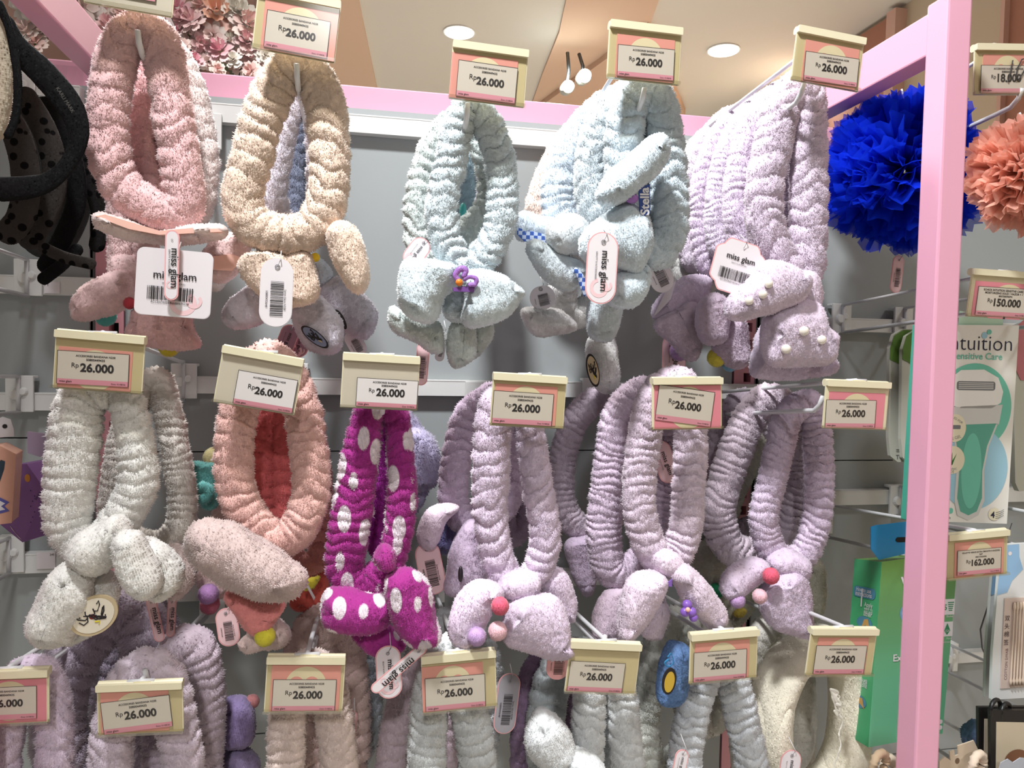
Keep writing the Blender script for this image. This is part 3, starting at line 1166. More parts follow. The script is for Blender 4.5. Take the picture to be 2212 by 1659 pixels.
def hang_tag(t, cx, cy, w, h, rot, Y, kind='brand', turn=0.0, seed=1, border=None, flip=False, string=True, top=0):
    """swing tag of glossy card: kind brand / barcode / card / shell"""
    s = mpp(cx, cy, Y)
    w, h = w * s, h * s
    fr = local(cx, cy, Y, rot)
    if turn:
        a = math.radians(turn)
        fr = Flat(fr.o, fr.x * math.cos(a) + fr.z * math.sin(a), fr.y)
        w = w / max(0.2, math.cos(a))
    out = rect(-w / 2, -h / 2, w / 2, h / 2, min(w, h) * 0.49, 10)
    if kind == 'card':
        out = rect(-w / 2, -h / 2, w / 2, h / 2, w * 0.1, 6)
    if kind == 'shell':
        out = []
        for k, (x, y) in enumerate(disc(0, 0, w / 2, h / 2, 96)):
            q = 1 + 0.1 * abs(math.sin(k / 96 * math.pi * 8)) - 0.06
            out.append((max(-w * 0.5, min(w * 0.5, x * q * 1.1)), max(-h / 2, min(h / 2, y * q * 1.1))))
    mb = MB()
    slab(mb, fr, out, -0.0007, 0, 1 if border is not False else 0)
    e = 0.0011 if border is not False else 0.0004
    k = (1 - 2 * e / w, 1 - 2 * e / h)
    poly(mb, fr, [(x * k[0], y * k[1]) for x, y in out], 0.0002, 0)
    if kind in ('brand', 'card'):
        cy0 = h * 0.28
        if kind == 'card':
            w, w_ = w * 0.6, w
        for zz, rr, x0, y0 in ((0.0004, min(w, h) * 0.30, -w * 0.06, cy0), (0.0006, min(w, h) * 0.18, w * 0.18, cy0 - h * 0.04)):
            ring_band(mb, fr, x0 + (h * 0.18 if kind == 'card' else 0), y0, rr, rr * 0.62, -40, 260, zz, 2)
        if kind == 'card':
            w = w_
    o = mb.build('hang_tag', [border if isinstance(border, bpy.types.Material) else m_tagw, m_tagp, m_tagl], t)
    mb = MB()
    z = 0.0009
    if kind == 'brand':
        g = fr.rot(0, 0, 90 if not flip else -90)
        write(mb, g, 'miss glam', -h * 0.24, w * 0.02, width=h * 0.56, z=z, bold=0.012)
        write(mb, g, 'BEAUTY & ACCESSORIES', -h * 0.22, w * 0.22, width=h * 0.38, z=z)
        ring_band(mb, fr, 0, -h * 0.36, w * 0.075, w * 0.04, 0, 360, z, 1)
    elif kind == 'barcode':
        g = fr.rot(0, 0, 90)
        hw = w * 0.22
        barcode(mb, g, -h * 0.16, -hw, h * 0.34, hw * 0.8, z, 0, seed)
        write(mb, g, '50800433648', -h * 0.02, hw * 1.45, width=h * 0.24, z=z)
        write(mb, g, 'Series 26cm N238', -h * 0.05, -hw * 1.1, width=h * 0.3, z=z)
        ring_band(mb, fr, 0, -h * 0.37, w * 0.08, w * 0.045, 0, 360, z, 1)
    elif kind in ('card', 'shell'):
        write(mb, fr, 'miss glam', -w * 0.27, -h * 0.06 if kind == 'card' else -h * 0.12, width=w * 0.56, z=z, bold=0.012)
        write(mb, fr, 'BEAUTY & ACCESSORIES', 0, h * 0.02 if kind == 'card' else -h * 0.05, width=w * 0.3, z=z, align='c')
        barcode(mb, fr, -w * 0.34, h * 0.06, w * 0.26, h * 0.26, z, 0, seed)
        write(mb, fr, 'ACCESORIES Bandana N238', -w * 0.04, h * 0.31, width=w * 0.5, z=z, align='c')
    mb.build('print', [m_ink, m_grey], o)
    if string:
        a = fr(0, -h * 0.38, 0.001)
        b = a + np.array([0.002, 0.012, 0.016])
        MB().tube([a - np.array([0, 0, 0.001]), a + np.array([0.003, -0.002, 0.006]), b], 0.0005, 6).build('nylon_loop', m_nylon, o, smooth=True)
    return o


m_patch = mat('patch_cream', (226, 216, 196), 0.8)
m_thread = mat('black_thread', (36, 30, 30), 0.8)
m_tan = mat('patch_rim', (196, 176, 140), 0.85)
m_red, m_yel = mat('red_thread', (150, 40, 44), 0.8), mat('yellow_thread', (226, 206, 40), 0.8)


def embroidery(rx, ry, rot, rim=1):
    """plain scribbled embroidery on an oval badge"""
    def f(mb, fr, s):
        a = math.radians(rot)
        g = Flat(fr.o, fr.x * math.cos(a) + fr.y * math.sin(a), -fr.x * math.sin(a) + fr.y * math.cos(a))
        R, r = rx * s, ry * s
        poly(mb, g, disc(0, 0, R * 0.86, r * 0.86), 0.0004, 1)
        rr = random.Random(5)
        for k in range(9):
            x, y = rr.uniform(-0.42, 0.42) * R, rr.uniform(-0.38, 0.3) * r
            pts = [g(x + R * 0.2 * math.cos(q * 1.1 + k), y + r * 0.22 * math.sin(q * 1.3 + k * 2), 0.0006) for q in range(5)]
            mb.tube(pts, 0.0006, 5, 2)
        mb.tube([g(-0.1 * R, 0.3 * r, 0.0006), g(0.05 * R, 0.42 * r, 0.0006), g(-0.02 * R, 0.52 * r, 0.0006)], 0.0007, 5, 4)
        poly(mb, g, disc(-0.05 * R, 0, R * 0.12, r * 0.14), 0.0006, 3)
    return f


def oval(cx, cy, rx, ry, rot=0):
    a = math.radians(rot)
    return [(cx + x * math.cos(a) - y * math.sin(a), cy + x * math.sin(a) + y * math.cos(a)) for x, y in disc(0, 0, rx, ry, 36)]


BADGE = [m_tan, m_patch, m_thread, m_red, m_yel]

# ---------------------------------------------------------------- top row, first hook
headband('pink ruffled plush headband at the front of the first top hook, with square brand card', C_PINK, 0.755,
         [(302, 66), (262, 100), (240, 190), (233, 290), (252, 385), (312, 442), (368, 466), (398, 440), (388, 340), (372, 240), (358, 140), (338, 84)], 42,
         [('pad', [(205, 470), (225, 465), (300, 485), (345, 500), (420, 487), (482, 490), (484, 510), (420, 529), (345, 529), (260, 512), (212, 494)], dict(th=0.05, dy=-0.005, col=(238, 206, 200))),
          ('sheet', [(212, 474), (232, 469), (300, 487), (345, 499), (420, 488), (468, 489), (478, 494), (420, 500), (345, 508), (280, 498)], dict(name='lining', mats=[mat('peach_velour', (250, 200, 184), 0.9)], dy=-0.027, th=0.008)),
          ('tag', (376, 612, 160, 150, 3), dict(kind='card', dy=-0.036, border=False)),
          ('tag', (371, 573, 30, 156, 1), dict(kind='brand', dy=-0.044, string=False))])
headband('whitish pink plush headband directly behind the first pink one, showing at its right', C_WPINK, 0.86,
         [(348, 110), (345, 200), (350, 330), (366, 430), (395, 465), (428, 450), (441, 350), (426, 250), (402, 165), (370, 112)], 30,
         [('ear', [(436, 545), (470, 512), (515, 505), (540, 530), (522, 575), (480, 612), (446, 598)], dict(col=(240, 190, 186), dy=-0.06)),
          ('sheet', [(450, 556), (500, 548), (526, 556), (500, 585), (460, 584)], dict(name='lining', mats=[mat('peach_velour', (0, 0, 0))], dy=-0.08, th=0.002)),
          ('pompom', (462, 606, 24), dict(col=(236, 228, 220), dy=0.01))])
headband('deeper pink plush headband seen through the loop of the first pink one', (244, 176, 176), 0.812,
         [(335, 125), (306, 210), (300, 320), (325, 420), (365, 450), (396, 400), (386, 300), (372, 200), (352, 135)], 35,
         [('flap', [(296, 660), (350, 640), (400, 640), (418, 700), (432, 745), (405, 756), (340, 752), (278, 735), (284, 695)], dict(th=0.035, dy=-0.01)),
          ('pompom', (365, 748, 22), dict(col=(232, 206, 40), dy=0.02)),
          ('pompom', (280, 655, 12), dict(col=(190, 40, 50), dy=-0.02))])
headband('small pink plush headband low at the left, one ear drooping beside the square card', (242, 190, 188), 0.87,
         [(330, 140), (275, 250), (262, 400), (262, 510), (268, 590), (300, 630), (318, 500), (335, 300)], 27,
         [('ear', [(155, 680), (158, 645), (205, 606), (250, 590), (285, 600), (284, 645), (255, 672), (195, 692), (165, 692)], dict(th=0.042, dy=-0.03)),
          ('knot', [(240, 560), (275, 550), (300, 575), (305, 640), (285, 660), (255, 640), (238, 600)], dict(th=0.04, dy=-0.01)),
          ('pompom', (228, 682, 22), dict(col=(60, 160, 150), dy=0.0, lab='teal pompom'))])

# ---------------------------------------------------------------- top row, second hook
headband('cream plush headband on the second top hook with long barcode tag and drooping ear', C_CREAM, 0.755,
         [(630, 150), (594, 190), (565, 260), (545, 340), (524, 425), (546, 484), (610, 508), (670, 496), (702, 450), (712, 380), (711, 300), (700, 215), (670, 158)], 42,
         [('flap', [(515, 578), (545, 545), (630, 555), (622, 612), (588, 662), (560, 636)], dict(th=0.03, dy=0)),
          ('flap', [(610, 560), (664, 546), (686, 600), (684, 645), (642, 660), (598, 650)], dict(th=0.03, dy=0.004)),
          ('ear', [(704, 505), (735, 478), (775, 500), (795, 560), (796, 608), (777, 632), (747, 610), (715, 562)], dict(th=0.04)),
          ('tag', (597, 632, 70, 152, 2), dict(kind='barcode', dy=-0.036, border=False))], pitch=0.016, fold=0.17)
headband('pale lilac plush headband inside the cream loop, ears hanging below the cream bow', (214, 204, 220), 0.83,
         [(648, 180), (622, 240), (600, 340), (590, 430), (620, 500), (665, 500), (692, 430), (690, 300), (672, 210)], 29,
         [('ear', [(480, 682), (500, 640), (550, 612), (577, 630), (572, 690), (535, 705), (500, 704)], dict(dy=-0.02)),
          ('ear', [(628, 655), (680, 636), (720, 670), (742, 700), (736, 755), (702, 766), (652, 740)], dict(dy=-0.03, th=0.03)),
          ('sheet', oval(680, 728, 13, 36, -52), dict(name='badge', mats=[m_thread, mat('slate_thread', (120, 126, 150), 0.8), m_thread, m_thread, m_tan], dy=-0.05, sub=embroidery(13, 36, -52))),
          ('tag', (620, 735, 40, 72, 20), dict(kind='brand', dy=-0.01, border=mat('tag_mauve', (170, 130, 148), 0.5))),
          ('tag', (645, 742, 44, 62, 8), dict(kind='brand', dy=-0.005, border=mat('tag_mauve', (170, 130, 148))))])
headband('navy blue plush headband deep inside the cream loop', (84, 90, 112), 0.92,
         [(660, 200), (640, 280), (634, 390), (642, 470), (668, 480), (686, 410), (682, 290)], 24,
         [('ear', [(690, 620), (740, 598), (790, 640), (816, 682), (792, 732), (745, 715), (700, 664)], dict(col=(206, 198, 216), dy=-0.06)),
          ('sheet', oval(736, 690, 8, 24, -28), dict(name='badge', mats=[m_thread], dy=-0.081)),
          ('knot', [(668, 570), (690, 560), (716, 590), (706, 615), (684, 622), (668, 600)], dict(col=(186, 194, 212), dy=-0.06)),
          ('bead', (681, 556, 10), dict(name='flower', m=mat('yellow_felt', (238, 196, 40), 0.8), dy=-0.085)),
          ('tag', (768, 742, 36, 60, -30), dict(kind='barcode', dy=-0.05, border=False))])

# ---------------------------------------------------------------- top row, third hook
headband('pale blue plush headband with a big bow at the front of the third top hook', C_BLUE, 0.76,
         [(1010, 236), (986, 285), (972, 360), (956, 440), (964, 520), (1002, 580), (1040, 556), (1076, 500), (1086, 430), (1080, 350), (1060, 285), (1034, 242)], 32,
         [('bow_loop', [(857, 640), (862, 580), (882, 557), (940, 565), (986, 575), (990, 612), (962, 640), (942, 690), (915, 697), (880, 680)], dict(th=0.044)),
          ('bow_loop', [(1000, 590), (1040, 582), (1085, 595), (1131, 626), (1126, 650), (1090, 690), (1022, 708), (998, 690), (1008, 640)], dict(th=0.044)),
          ('knot', [(958, 606), (990, 590), (1024, 604), (1028, 668), (1000, 694), (962, 676)], dict(th=0.03, dy=0.016, col=(190, 208, 216))),
          ('tube', [(992, 610), (984, 594), (996, 580), (1006, 586), (1000, 602)], dict(name='charm_loop', w=6, col=mat('purple_rubber', (160, 112, 190), 0.45), dy=-0.038, fur=0.0002, fold=0.0)),
          ('tube', [(1000, 606), (1015, 598), (1028, 602), (1026, 614), (1010, 614)], dict(name='charm_loop', w=6, col=mat('purple_rubber', (0, 0, 0)), dy=-0.038, fur=0.0002, fold=0.0)),
          ('bead', (992, 610, 8), dict(name='charm_bead', m=mat('orange_rubber', (230, 130, 30), 0.45), dy=-0.044)),
          ('sheet', [(978, 622), (1026, 616), (1024, 630), (980, 630)], dict(name='charm_bar', mats=[mat('violet_rubber', (120, 76, 150), 0.45)], dy=-0.036, th=0.004))], pitch=0.014, fold=0.24)
headband('mint white bobbly plush headband left behind the pale blue bow headband', (206, 220, 216), 0.81,
         [(985, 262), (940, 310), (912, 390), (903, 470), (908, 540), (945, 570), (1000, 510), (1060, 430), (1040, 310), (1010, 260)], 28,
         [('bow_loop', [(838, 682), (850, 660), (900, 690), (950, 700), (955, 752), (935, 760), (880, 735), (846, 710)], dict(dy=-0.02)),
          ('bow_loop', [(966, 730), (985, 690), (1020, 690), (1030, 760), (1010, 785), (985, 797), (972, 785)], dict(dy=-0.02)),
          ('bow_loop', [(1015, 700), (1062, 692), (1062, 732), (1035, 770), (1012, 765)], dict(dy=-0.005)),
          ('tag', (912, 785, 28, 96, 4), dict(kind='barcode', dy=0.01, border=m_tagl)),
          ('tag', (953, 748, 20, 66, 8), dict(kind='barcode', dy=-0.005, border=False)),
          ('tag', (900, 545, 44, 70, 35), dict(kind='brand', dy=-0.03))], pitch=0.014, fold=0.24)
headband('lavender white plush headband strand between the mint and pale blue ones', (212, 214, 234), 0.85,
         [(1000, 262), (968, 330), (952, 420), (948, 510), (962, 560), (1030, 490), (1052, 390), (1030, 300)], 20)
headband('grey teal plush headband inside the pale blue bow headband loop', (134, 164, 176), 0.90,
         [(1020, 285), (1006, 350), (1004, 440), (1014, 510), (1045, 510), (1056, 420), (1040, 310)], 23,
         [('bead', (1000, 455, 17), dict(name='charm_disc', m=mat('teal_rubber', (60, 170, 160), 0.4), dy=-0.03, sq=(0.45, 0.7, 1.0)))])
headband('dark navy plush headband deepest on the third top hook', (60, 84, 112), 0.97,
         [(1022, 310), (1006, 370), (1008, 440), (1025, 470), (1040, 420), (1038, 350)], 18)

# ---------------------------------------------------------------- top row, fourth hook
headband('pale blue plush headband with raised ear and brand tag, front of the fourth hook', (202, 222, 234), 0.76,
         [(1390, 200), (1358, 240), (1347, 330), (1352, 420), (1366, 510), (1408, 548), (1442, 505), (1446, 420), (1438, 320), (1426, 245), (1408, 204)], 39,
         [('ear', [(1286, 420), (1302, 388), (1350, 340), (1400, 298), (1430, 297), (1438, 330), (1420, 370), (1380, 412), (1340, 440), (1302, 443)], dict(th=0.045, dy=-0.045)),
          ('knot', [(1252, 530), (1262, 500), (1300, 470), (1345, 440), (1395, 470), (1402, 540), (1378, 590), (1330, 578), (1262, 562)], dict(th=0.05, dy=-0.03)),
          ('bow_loop', [(1312, 605), (1335, 588), (1395, 572), (1397, 625), (1372, 660), (1328, 662), (1312, 640)], dict(th=0.04, dy=-0.02)),
          ('sheet', [(1378, 408), (1403, 398), (1405, 460), (1384, 468)], dict(name='woven_label', mats=[mat('royal_blue_label', (44, 74, 150), 0.6), mat('label_white', (236, 236, 240), 0.6)], dy=-0.05, th=0.0015,
                     sub=lambda mb, fr, s: write(mb, fr.rot(0, 0, -93), 'Stella', -30 * s, 9 * s, width=58 * s, z=0.0003, m=1, bold=0.03))),
          ('bead', (1364, 428, 14), dict(name='charm_bead', m=mat('purple_rubber', (0, 0, 0)), dy=-0.048, sq=(1.1, 0.6, 0.8))),
          ('tag', (1300, 579, 68, 152, 2), dict(kind='brand', dy=-0.058))], pitch=0.017, fold=0.16)
headband('grey blue plush headband second from the front on the fourth top hook', (196, 210, 218), 0.81,
         [(1372, 205), (1312, 240), (1282, 315), (1274, 400), (1292, 470), (1340, 500), (1400, 420), (1396, 270)], 32,
         [('knot', [(1182, 512), (1195, 477), (1230, 465), (1262, 480), (1270, 512), (1245, 546), (1205, 550)], dict(th=0.05, dy=-0.02, col=(214, 222, 226))),
          ('bow_loop', [(1140, 545), (1155, 517), (1200, 535), (1240, 560), (1266, 590), (1236, 628), (1180, 606)], dict(th=0.04, dy=-0.01)),
          ('bow_loop', [(1266, 690), (1275, 640), (1300, 625), (1336, 650), (1339, 690), (1320, 735), (1278, 730)], dict(th=0.04, dy=0.0)),
          ('tag', (1424, 592, 52, 80, -28), dict(kind='barcode', dy=0.03, border=False))], pitch=0.015, fold=0.18)
headband('sky blue plush headband with a gingham ear on the fourth top hook', (206, 224, 242), 0.87,
         [(1335, 225), (1272, 270), (1224, 345), (1208, 420), (1224, 490), (1290, 510), (1370, 430), (1360, 290)], 37,
         [('ear', [(1113, 475), (1128, 457), (1165, 465), (1205, 478), (1207, 522), (1130, 520), (1116, 505)], dict(th=0.035, dy=-0.025)),
          ('sheet', [(1116, 494), (1160, 502), (1207, 510), (1204, 524), (1132, 522), (1117, 508)], dict(name='gingham_lining', mats=[gingham('blue_gingham', (70, 100, 176), (196, 210, 236), 220)], dy=-0.043, th=0.002)),
          ('tube', [(1238, 580), (1252, 596), (1262, 622), (1270, 640)], dict(name='ribbon', w=8, col=gingham('blue_gingham', (70, 100, 176), (196, 210, 236), 220), dy=-0.098, fur=0.0002, fold=0.0))], pitch=0.012, fold=0.13)
headband('peach plush headband at the back left of the fourth top hook', (244, 206, 188), 0.95,
         [(1282, 262), (1222, 310), (1176, 400), (1165, 462), (1196, 505), (1270, 490), (1335, 410), (1320, 300)], 26)
headband('white plush headband below the blue ones with an oval badge on its long leg', (232, 228, 226), 0.92,
         [(1320, 280), (1270, 380), (1235, 500), (1215, 620), (1235, 680), (1290, 640), (1330, 500), (1345, 350)], 28,
         [('ear', [(1125, 675), (1145, 662), (1200, 668), (1235, 690), (1240, 715), (1190, 727), (1148, 720)], dict(dy=-0.02)),
          ('ear', [(1268, 740), (1290, 715), (1325, 730), (1337, 800), (1328, 842), (1300, 848), (1280, 830), (1268, 790)], dict(dy=-0.03)),
          ('sheet', oval(1281, 800, 13, 36, -14), dict(name='badge', mats=[m_thread, m_tan, m_thread, m_red, m_yel], dy=-0.055, sub=embroidery(13, 36, -14))),
          ('tag', (1172, 643, 56, 50, -15), dict(kind='barcode', dy=-0.03, border=False))])

# ---------------------------------------------------------------- top row, fifth hook
headband('lilac plush headband with pearl bow at the front of the fifth top hook', (214, 188, 214), 0.775,
         [(1732, 190), (1692, 230), (1668, 320), (1650, 420), (1660, 510), (1700, 580), (1736, 590), (1745, 500), (1746, 400), (1745, 300), (1742, 225)], 38,
         [('knot', [(1690, 605), (1745, 585), (1772, 640), (1750, 690), (1700, 680)], dict(th=0.045)),
          ('bow_loop', [(1570, 660), (1580, 638), (1620, 598), (1660, 562), (1735, 592), (1742, 625), (1692, 670), (1610, 690), (1576, 684)], dict(th=0.04, dy=-0.04)),
          ('bow_loop', [(1652, 690), (1700, 655), (1760, 652), (1782, 700), (1806, 722), (1805, 748), (1785, 786), (1700, 792), (1658, 782)], dict(th=0.04, dy=-0.03)),
          ('pearl', (1660.5, 613, 9), dict(dy=-0.062)), ('pearl', (1648, 636, 9), dict(dy=-0.062)), ('pearl', (1618, 650, 9), dict(dy=-0.06)),
          ('pearl', (1736.6, 715, 10), dict(dy=-0.052)), ('pearl', (1775, 734, 9.5), dict(dy=-0.05)), ('pearl', (1698, 754, 10), dict(dy=-0.052)),
          ('tag', (1594, 578, 116, 112, 14), dict(kind='shell', dy=-0.035))], pitch=0.02, fold=0.13)
headband('lilac plush headband just behind the pearl bow one, flap hanging below it', (222, 196, 228), 0.83,
         [(1692, 205), (1634, 260), (1604, 350), (1594, 440), (1604, 510), (1640, 540), (1700, 500), (1712, 350), (1702, 240)], 30,
         [('flap', [(1628, 806), (1640, 740), (1660, 690), (1740, 690), (1790, 770), (1805, 796), (1780, 808), (1700, 819), (1650, 818)], dict(th=0.035, dy=-0.03))], pitch=0.01, fold=0.13)
headband('pale lilac finely gathered plush headband, third on the fifth top hook', (224, 202, 232), 0.88,
         [(1662, 222), (1595, 280), (1560, 370), (1549, 470), (1562, 540), (1620, 560), (1690, 480), (1682, 310)], 25,
         [('flap', [(1506, 660), (1540, 630), (1570, 650), (1576, 700), (1562, 738), (1522, 745), (1508, 715)], dict(dy=-0.04, th=0.03, col=(206, 176, 202))),
          ('flap', [(1540, 745), (1570, 695), (1605, 690), (1618, 770), (1592, 797), (1560, 782)], dict(dy=-0.02, col=(190, 162, 186))),
          ('pompom', (1548, 772, 19), dict(col=(226, 204, 50), dy=-0.015)), ('pompom', (1577, 784, 17), dict(col=(90, 150, 190), dy=-0.01))], pitch=0.008, fold=0.13)
headband('lilac plush headband, fourth on the fifth top hook, with folded bow lobes', (214, 188, 220), 0.92,
         [(1622, 240), (1556, 295), (1520, 390), (1515, 490), (1532, 570), (1600, 560), (1660, 450), (1652, 310)], 24,
         [('bow_loop', [(1414, 705), (1430, 680), (1470, 662), (1506, 660), (1512, 750), (1492, 780), (1440, 735)], dict(dy=-0.032, col=(202, 174, 198))),
          ('bow_loop', [(1410, 680), (1425, 640), (1480, 600), (1530, 605), (1505, 660), (1430, 690)], dict(dy=-0.022)),
          ('sheet', [(1412, 684), (1436, 632), (1460, 606), (1450, 645), (1425, 672)], dict(name='lining', mats=[mat('silver_card', (216, 210, 216), 0.5)], dy=-0.05, th=0.001))], pitch=0.011, fold=0.15)
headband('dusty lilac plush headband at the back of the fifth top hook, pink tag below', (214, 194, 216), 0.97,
         [(1592, 262), (1526, 305), (1494, 390), (1488, 490), (1494, 560), (1560, 560), (1620, 460)], 22,
         [('pompom', (1468, 758, 20), dict(col=(160, 110, 176), dy=-0.03)),
          ('tag', (1456, 768, 52, 96, 0), dict(kind='brand', dy=-0.02, border=m_tagl))])
headband('white plush headband half hidden at the far left of the lilac stack', (226, 224, 218), 1.0,
         [(1545, 290), (1490, 340), (1472, 420), (1470, 520), (1468, 600), (1500, 640), (1560, 560), (1580, 400)], 17)

# ---------------------------------------------------------------- second row, first hook
C_WHITE, C_CORAL, C_MAG = (240, 236, 228), (242, 172, 160), (190, 40, 166)
headband('white plush headband at the left of the second row, ear with a sewn oval badge', C_WHITE, 0.745,
         [(225, 838), (190, 850, 46), (168, 890, 50), (158, 970, 51), (150, 1060, 50), (146, 1125, 46), (170, 1178, 38), (215, 1170, 38), (268, 1110, 40), (298, 1040, 40), (292, 950, 38), (278, 880, 36), (255, 842, 36)], 44,
         [('knot', [(150, 1195), (165, 1150), (215, 1125), (262, 1110), (285, 1150), (255, 1215), (205, 1238), (165, 1218)], dict(th=0.055, dy=-0.02)),
          ('ear', [(65, 1352), (75, 1310), (110, 1240), (150, 1212), (188, 1232), (204, 1290), (176, 1345), (150, 1386), (100, 1393), (76, 1380)], dict(th=0.05, dy=-0.02)),
          ('flap', [(150, 1300), (180, 1245), (235, 1240), (252, 1290), (225, 1350), (180, 1385), (140, 1388)], dict(th=0.03, dy=0.0)),
          ('sheet', oval(202, 1330, 54, 42, -36), dict(name='badge', mats=BADGE, dy=-0.034, sub=embroidery(54, 42, -36))),
          ('ear', [(247, 1172), (268, 1150), (302, 1155), (330, 1200), (346, 1262), (320, 1290), (272, 1268), (250, 1222)], dict(th=0.04, dy=-0.04)),
          ('ear', [(300, 1165), (345, 1172), (380, 1205), (392, 1235), (384, 1270), (350, 1297), (325, 1285), (330, 1230)], dict(th=0.04, dy=-0.02))], pitch=0.012, fold=0.12, fur=0.0028, warp=0.3)
headband('warm white plush headband behind the white one, its long loop showing at the right', (226, 214, 202), 0.83,
         [(338, 820), (296, 860), (266, 950), (250, 1050), (248, 1110), (290, 1165), (350, 1175), (388, 1135), (392, 1060), (376, 960), (358, 870)], 29,
         [('ear', [(352, 1200), (380, 1175), (410, 1200), (426, 1245), (410, 1276), (370, 1290)], dict(col=(238, 208, 200), dy=-0.01)),
          ('sheet', oval(255, 1252, 10, 26, 30), dict(name='badge', mats=BADGE, dy=-0.05, sub=embroidery(10, 26, 30))),
          ('tag', (335, 1337, 22, 106, -12), dict(kind='brand', dy=-0.03, border=m_tagl)),
          ('tag', (370, 1333, 18, 90, 3), dict(kind='brand', dy=-0.02, border=m_tagl))], pitch=0.009, fold=0.12)

# ---------------------------------------------------------------- second row, second hook
headband('coral plush headband in the second row with a dusty pink oval cushion below', C_CORAL, 0.76,
         [(576, 775), (538, 820), (512, 910), (505, 1010), (520, 1085), (560, 1145), (608, 1165), (650, 1135), (672, 1060), (665, 955), (648, 870), (618, 805)], 39,
         [('pad', [(401, 1170), (415, 1132), (450, 1119), (520, 1140), (600, 1190), (650, 1230), (657, 1255), (632, 1286), (560, 1291), (480, 1262), (422, 1215)], dict(th=0.055, dy=-0.05, col=(204, 172, 166), fur=0.003))], pitch=0.014, fold=0.17)
headband('bright red plush headband seen inside the coral loop, star flap below it', (236, 84, 84), 0.82,
         [(596, 815), (572, 890), (562, 1000), (572, 1085), (600, 1115), (622, 1050), (620, 930), (612, 850)], 40,
         [('star', [(485, 1290), (500, 1271), (560, 1284), (612, 1300), (592, 1340), (562, 1366), (530, 1360), (506, 1322)], dict(col=(240, 116, 114), dy=-0.08)),
          ('ear', [(513, 1390), (528, 1374), (560, 1345), (600, 1334), (626, 1370), (610, 1396), (570, 1400), (535, 1409)], dict(col=(238, 200, 194), dy=-0.055)),
          ('pompom', (572, 1374, 21), dict(col=(232, 214, 40), dy=-0.09)),
          ('leaf', [(556, 1358), (562, 1336), (580, 1330), (578, 1350), (566, 1362)], dict(col=(226, 200, 50), dy=-0.085, th=0.012)),
          ('tag', (492, 1355, 46, 86, -8), dict(kind='barcode', dy=-0.03, border=m_tagl))])
headband('rosy red plush headband behind the coral one, showing along its right edge', (226, 124, 116), 0.87,
         [(602, 840), (572, 950), (582, 1090), (640, 1210), (688, 1205), (694, 1120), (688, 1000), (658, 900)], 24,
         [('flap', [(636, 1240), (665, 1215), (702, 1228), (706, 1290), (660, 1318), (622, 1302)], dict(col=(206, 60, 50), dy=0.01)),
          ('leaf', [(656, 1275), (662, 1252), (690, 1245), (680, 1268)], dict(col=(232, 206, 40), dy=-0.03, th=0.012)),
          ('sheet', [(655, 1253), (660, 1252), (681, 1292), (678, 1298)], dict(name='hang_tag_edge', mats=[m_tagw], dy=-0.06, th=0.0008))])
headband('teal plush headband behind the coral one, its curled leaf poking out left', (66, 140, 136), 0.96,
         [(600, 850), (545, 940), (510, 1040), (520, 1110), (590, 1130), (640, 1040), (640, 920)], 22,
         [('leaf', [(406, 1005), (420, 994), (450, 1000), (478, 1010), (480, 1062), (466, 1096), (440, 1098), (424, 1065), (410, 1040)], dict(dy=-0.09, th=0.022)),
          ('pompom', (462, 988, 22), dict(col=(224, 206, 130), dy=-0.03)),
          ('tube', [(422, 1062), (440, 1050), (452, 1064), (440, 1078), (430, 1070)], dict(name='curl', w=9, dy=-0.11, fold=0.05))])
headband('blush pink plush headband low behind the coral one with purple and rose pompoms', (236, 190, 186), 0.93,
         [(590, 900), (520, 1010), (480, 1120), (470, 1200), (520, 1240), (600, 1180), (640, 1040)], 22,
         [('ear', [(426, 1240), (450, 1220), (490, 1225), (505, 1262), (480, 1290), (440, 1280)], dict(dy=-0.05)),
          ('pompom', (450, 1283, 21), dict(col=(150, 96, 160), dy=-0.08)), ('pompom', (453, 1306, 20), dict(col=(206, 84, 108), dy=-0.065))])

# ---------------------------------------------------------------- second row, third hook
m_mag = spotted('magenta_white_spots', (178, 62, 148), (250, 236, 244), 34, 0.33, (1.5, 1.0, 0.75))
headband('magenta plush headband with white spots and knotted bow in the second row', m_mag, 0.76,
         [(826, 858), (796, 895, 32), (780, 980, 37), (764, 1080, 41), (750, 1170, 42), (748, 1236, 38), (790, 1262, 36), (830, 1228, 32), (854, 1178, 30), (868, 1090, 30), (866, 990, 27), (858, 905, 26)], 34,
         [('bow_loop', [(692, 1315), (704, 1275), (750, 1268), (800, 1282), (852, 1290), (832, 1350), (772, 1369), (712, 1352)], dict(th=0.045, dy=-0.02)),
          ('bow_loop', [(830, 1255), (880, 1227), (925, 1260), (940, 1330), (952, 1376), (930, 1391), (882, 1390), (848, 1340)], dict(th=0.042, dy=-0.045)),
          ('bow_loop', [(764, 1370), (800, 1345), (840, 1352), (878, 1390), (852, 1412), (800, 1409)], dict(th=0.03, dy=0.0)),
          ('knot', [(808, 1205), (828, 1178), (852, 1196), (848, 1228), (820, 1228)], dict(th=0.035, dy=-0.04)),
          ('tag', (840, 1452, 54, 116, -4), dict(kind='brand', dy=-0.02)),
          ('tag', (862, 1444, 24, 146, 50), dict(kind='brand', dy=-0.045))], pitch=0.012, fold=0.16, fur=0.003)
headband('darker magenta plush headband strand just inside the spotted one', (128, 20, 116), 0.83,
         [(834, 880), (818, 950), (814, 1070), (814, 1170), (836, 1190), (848, 1100), (848, 960)], 20)
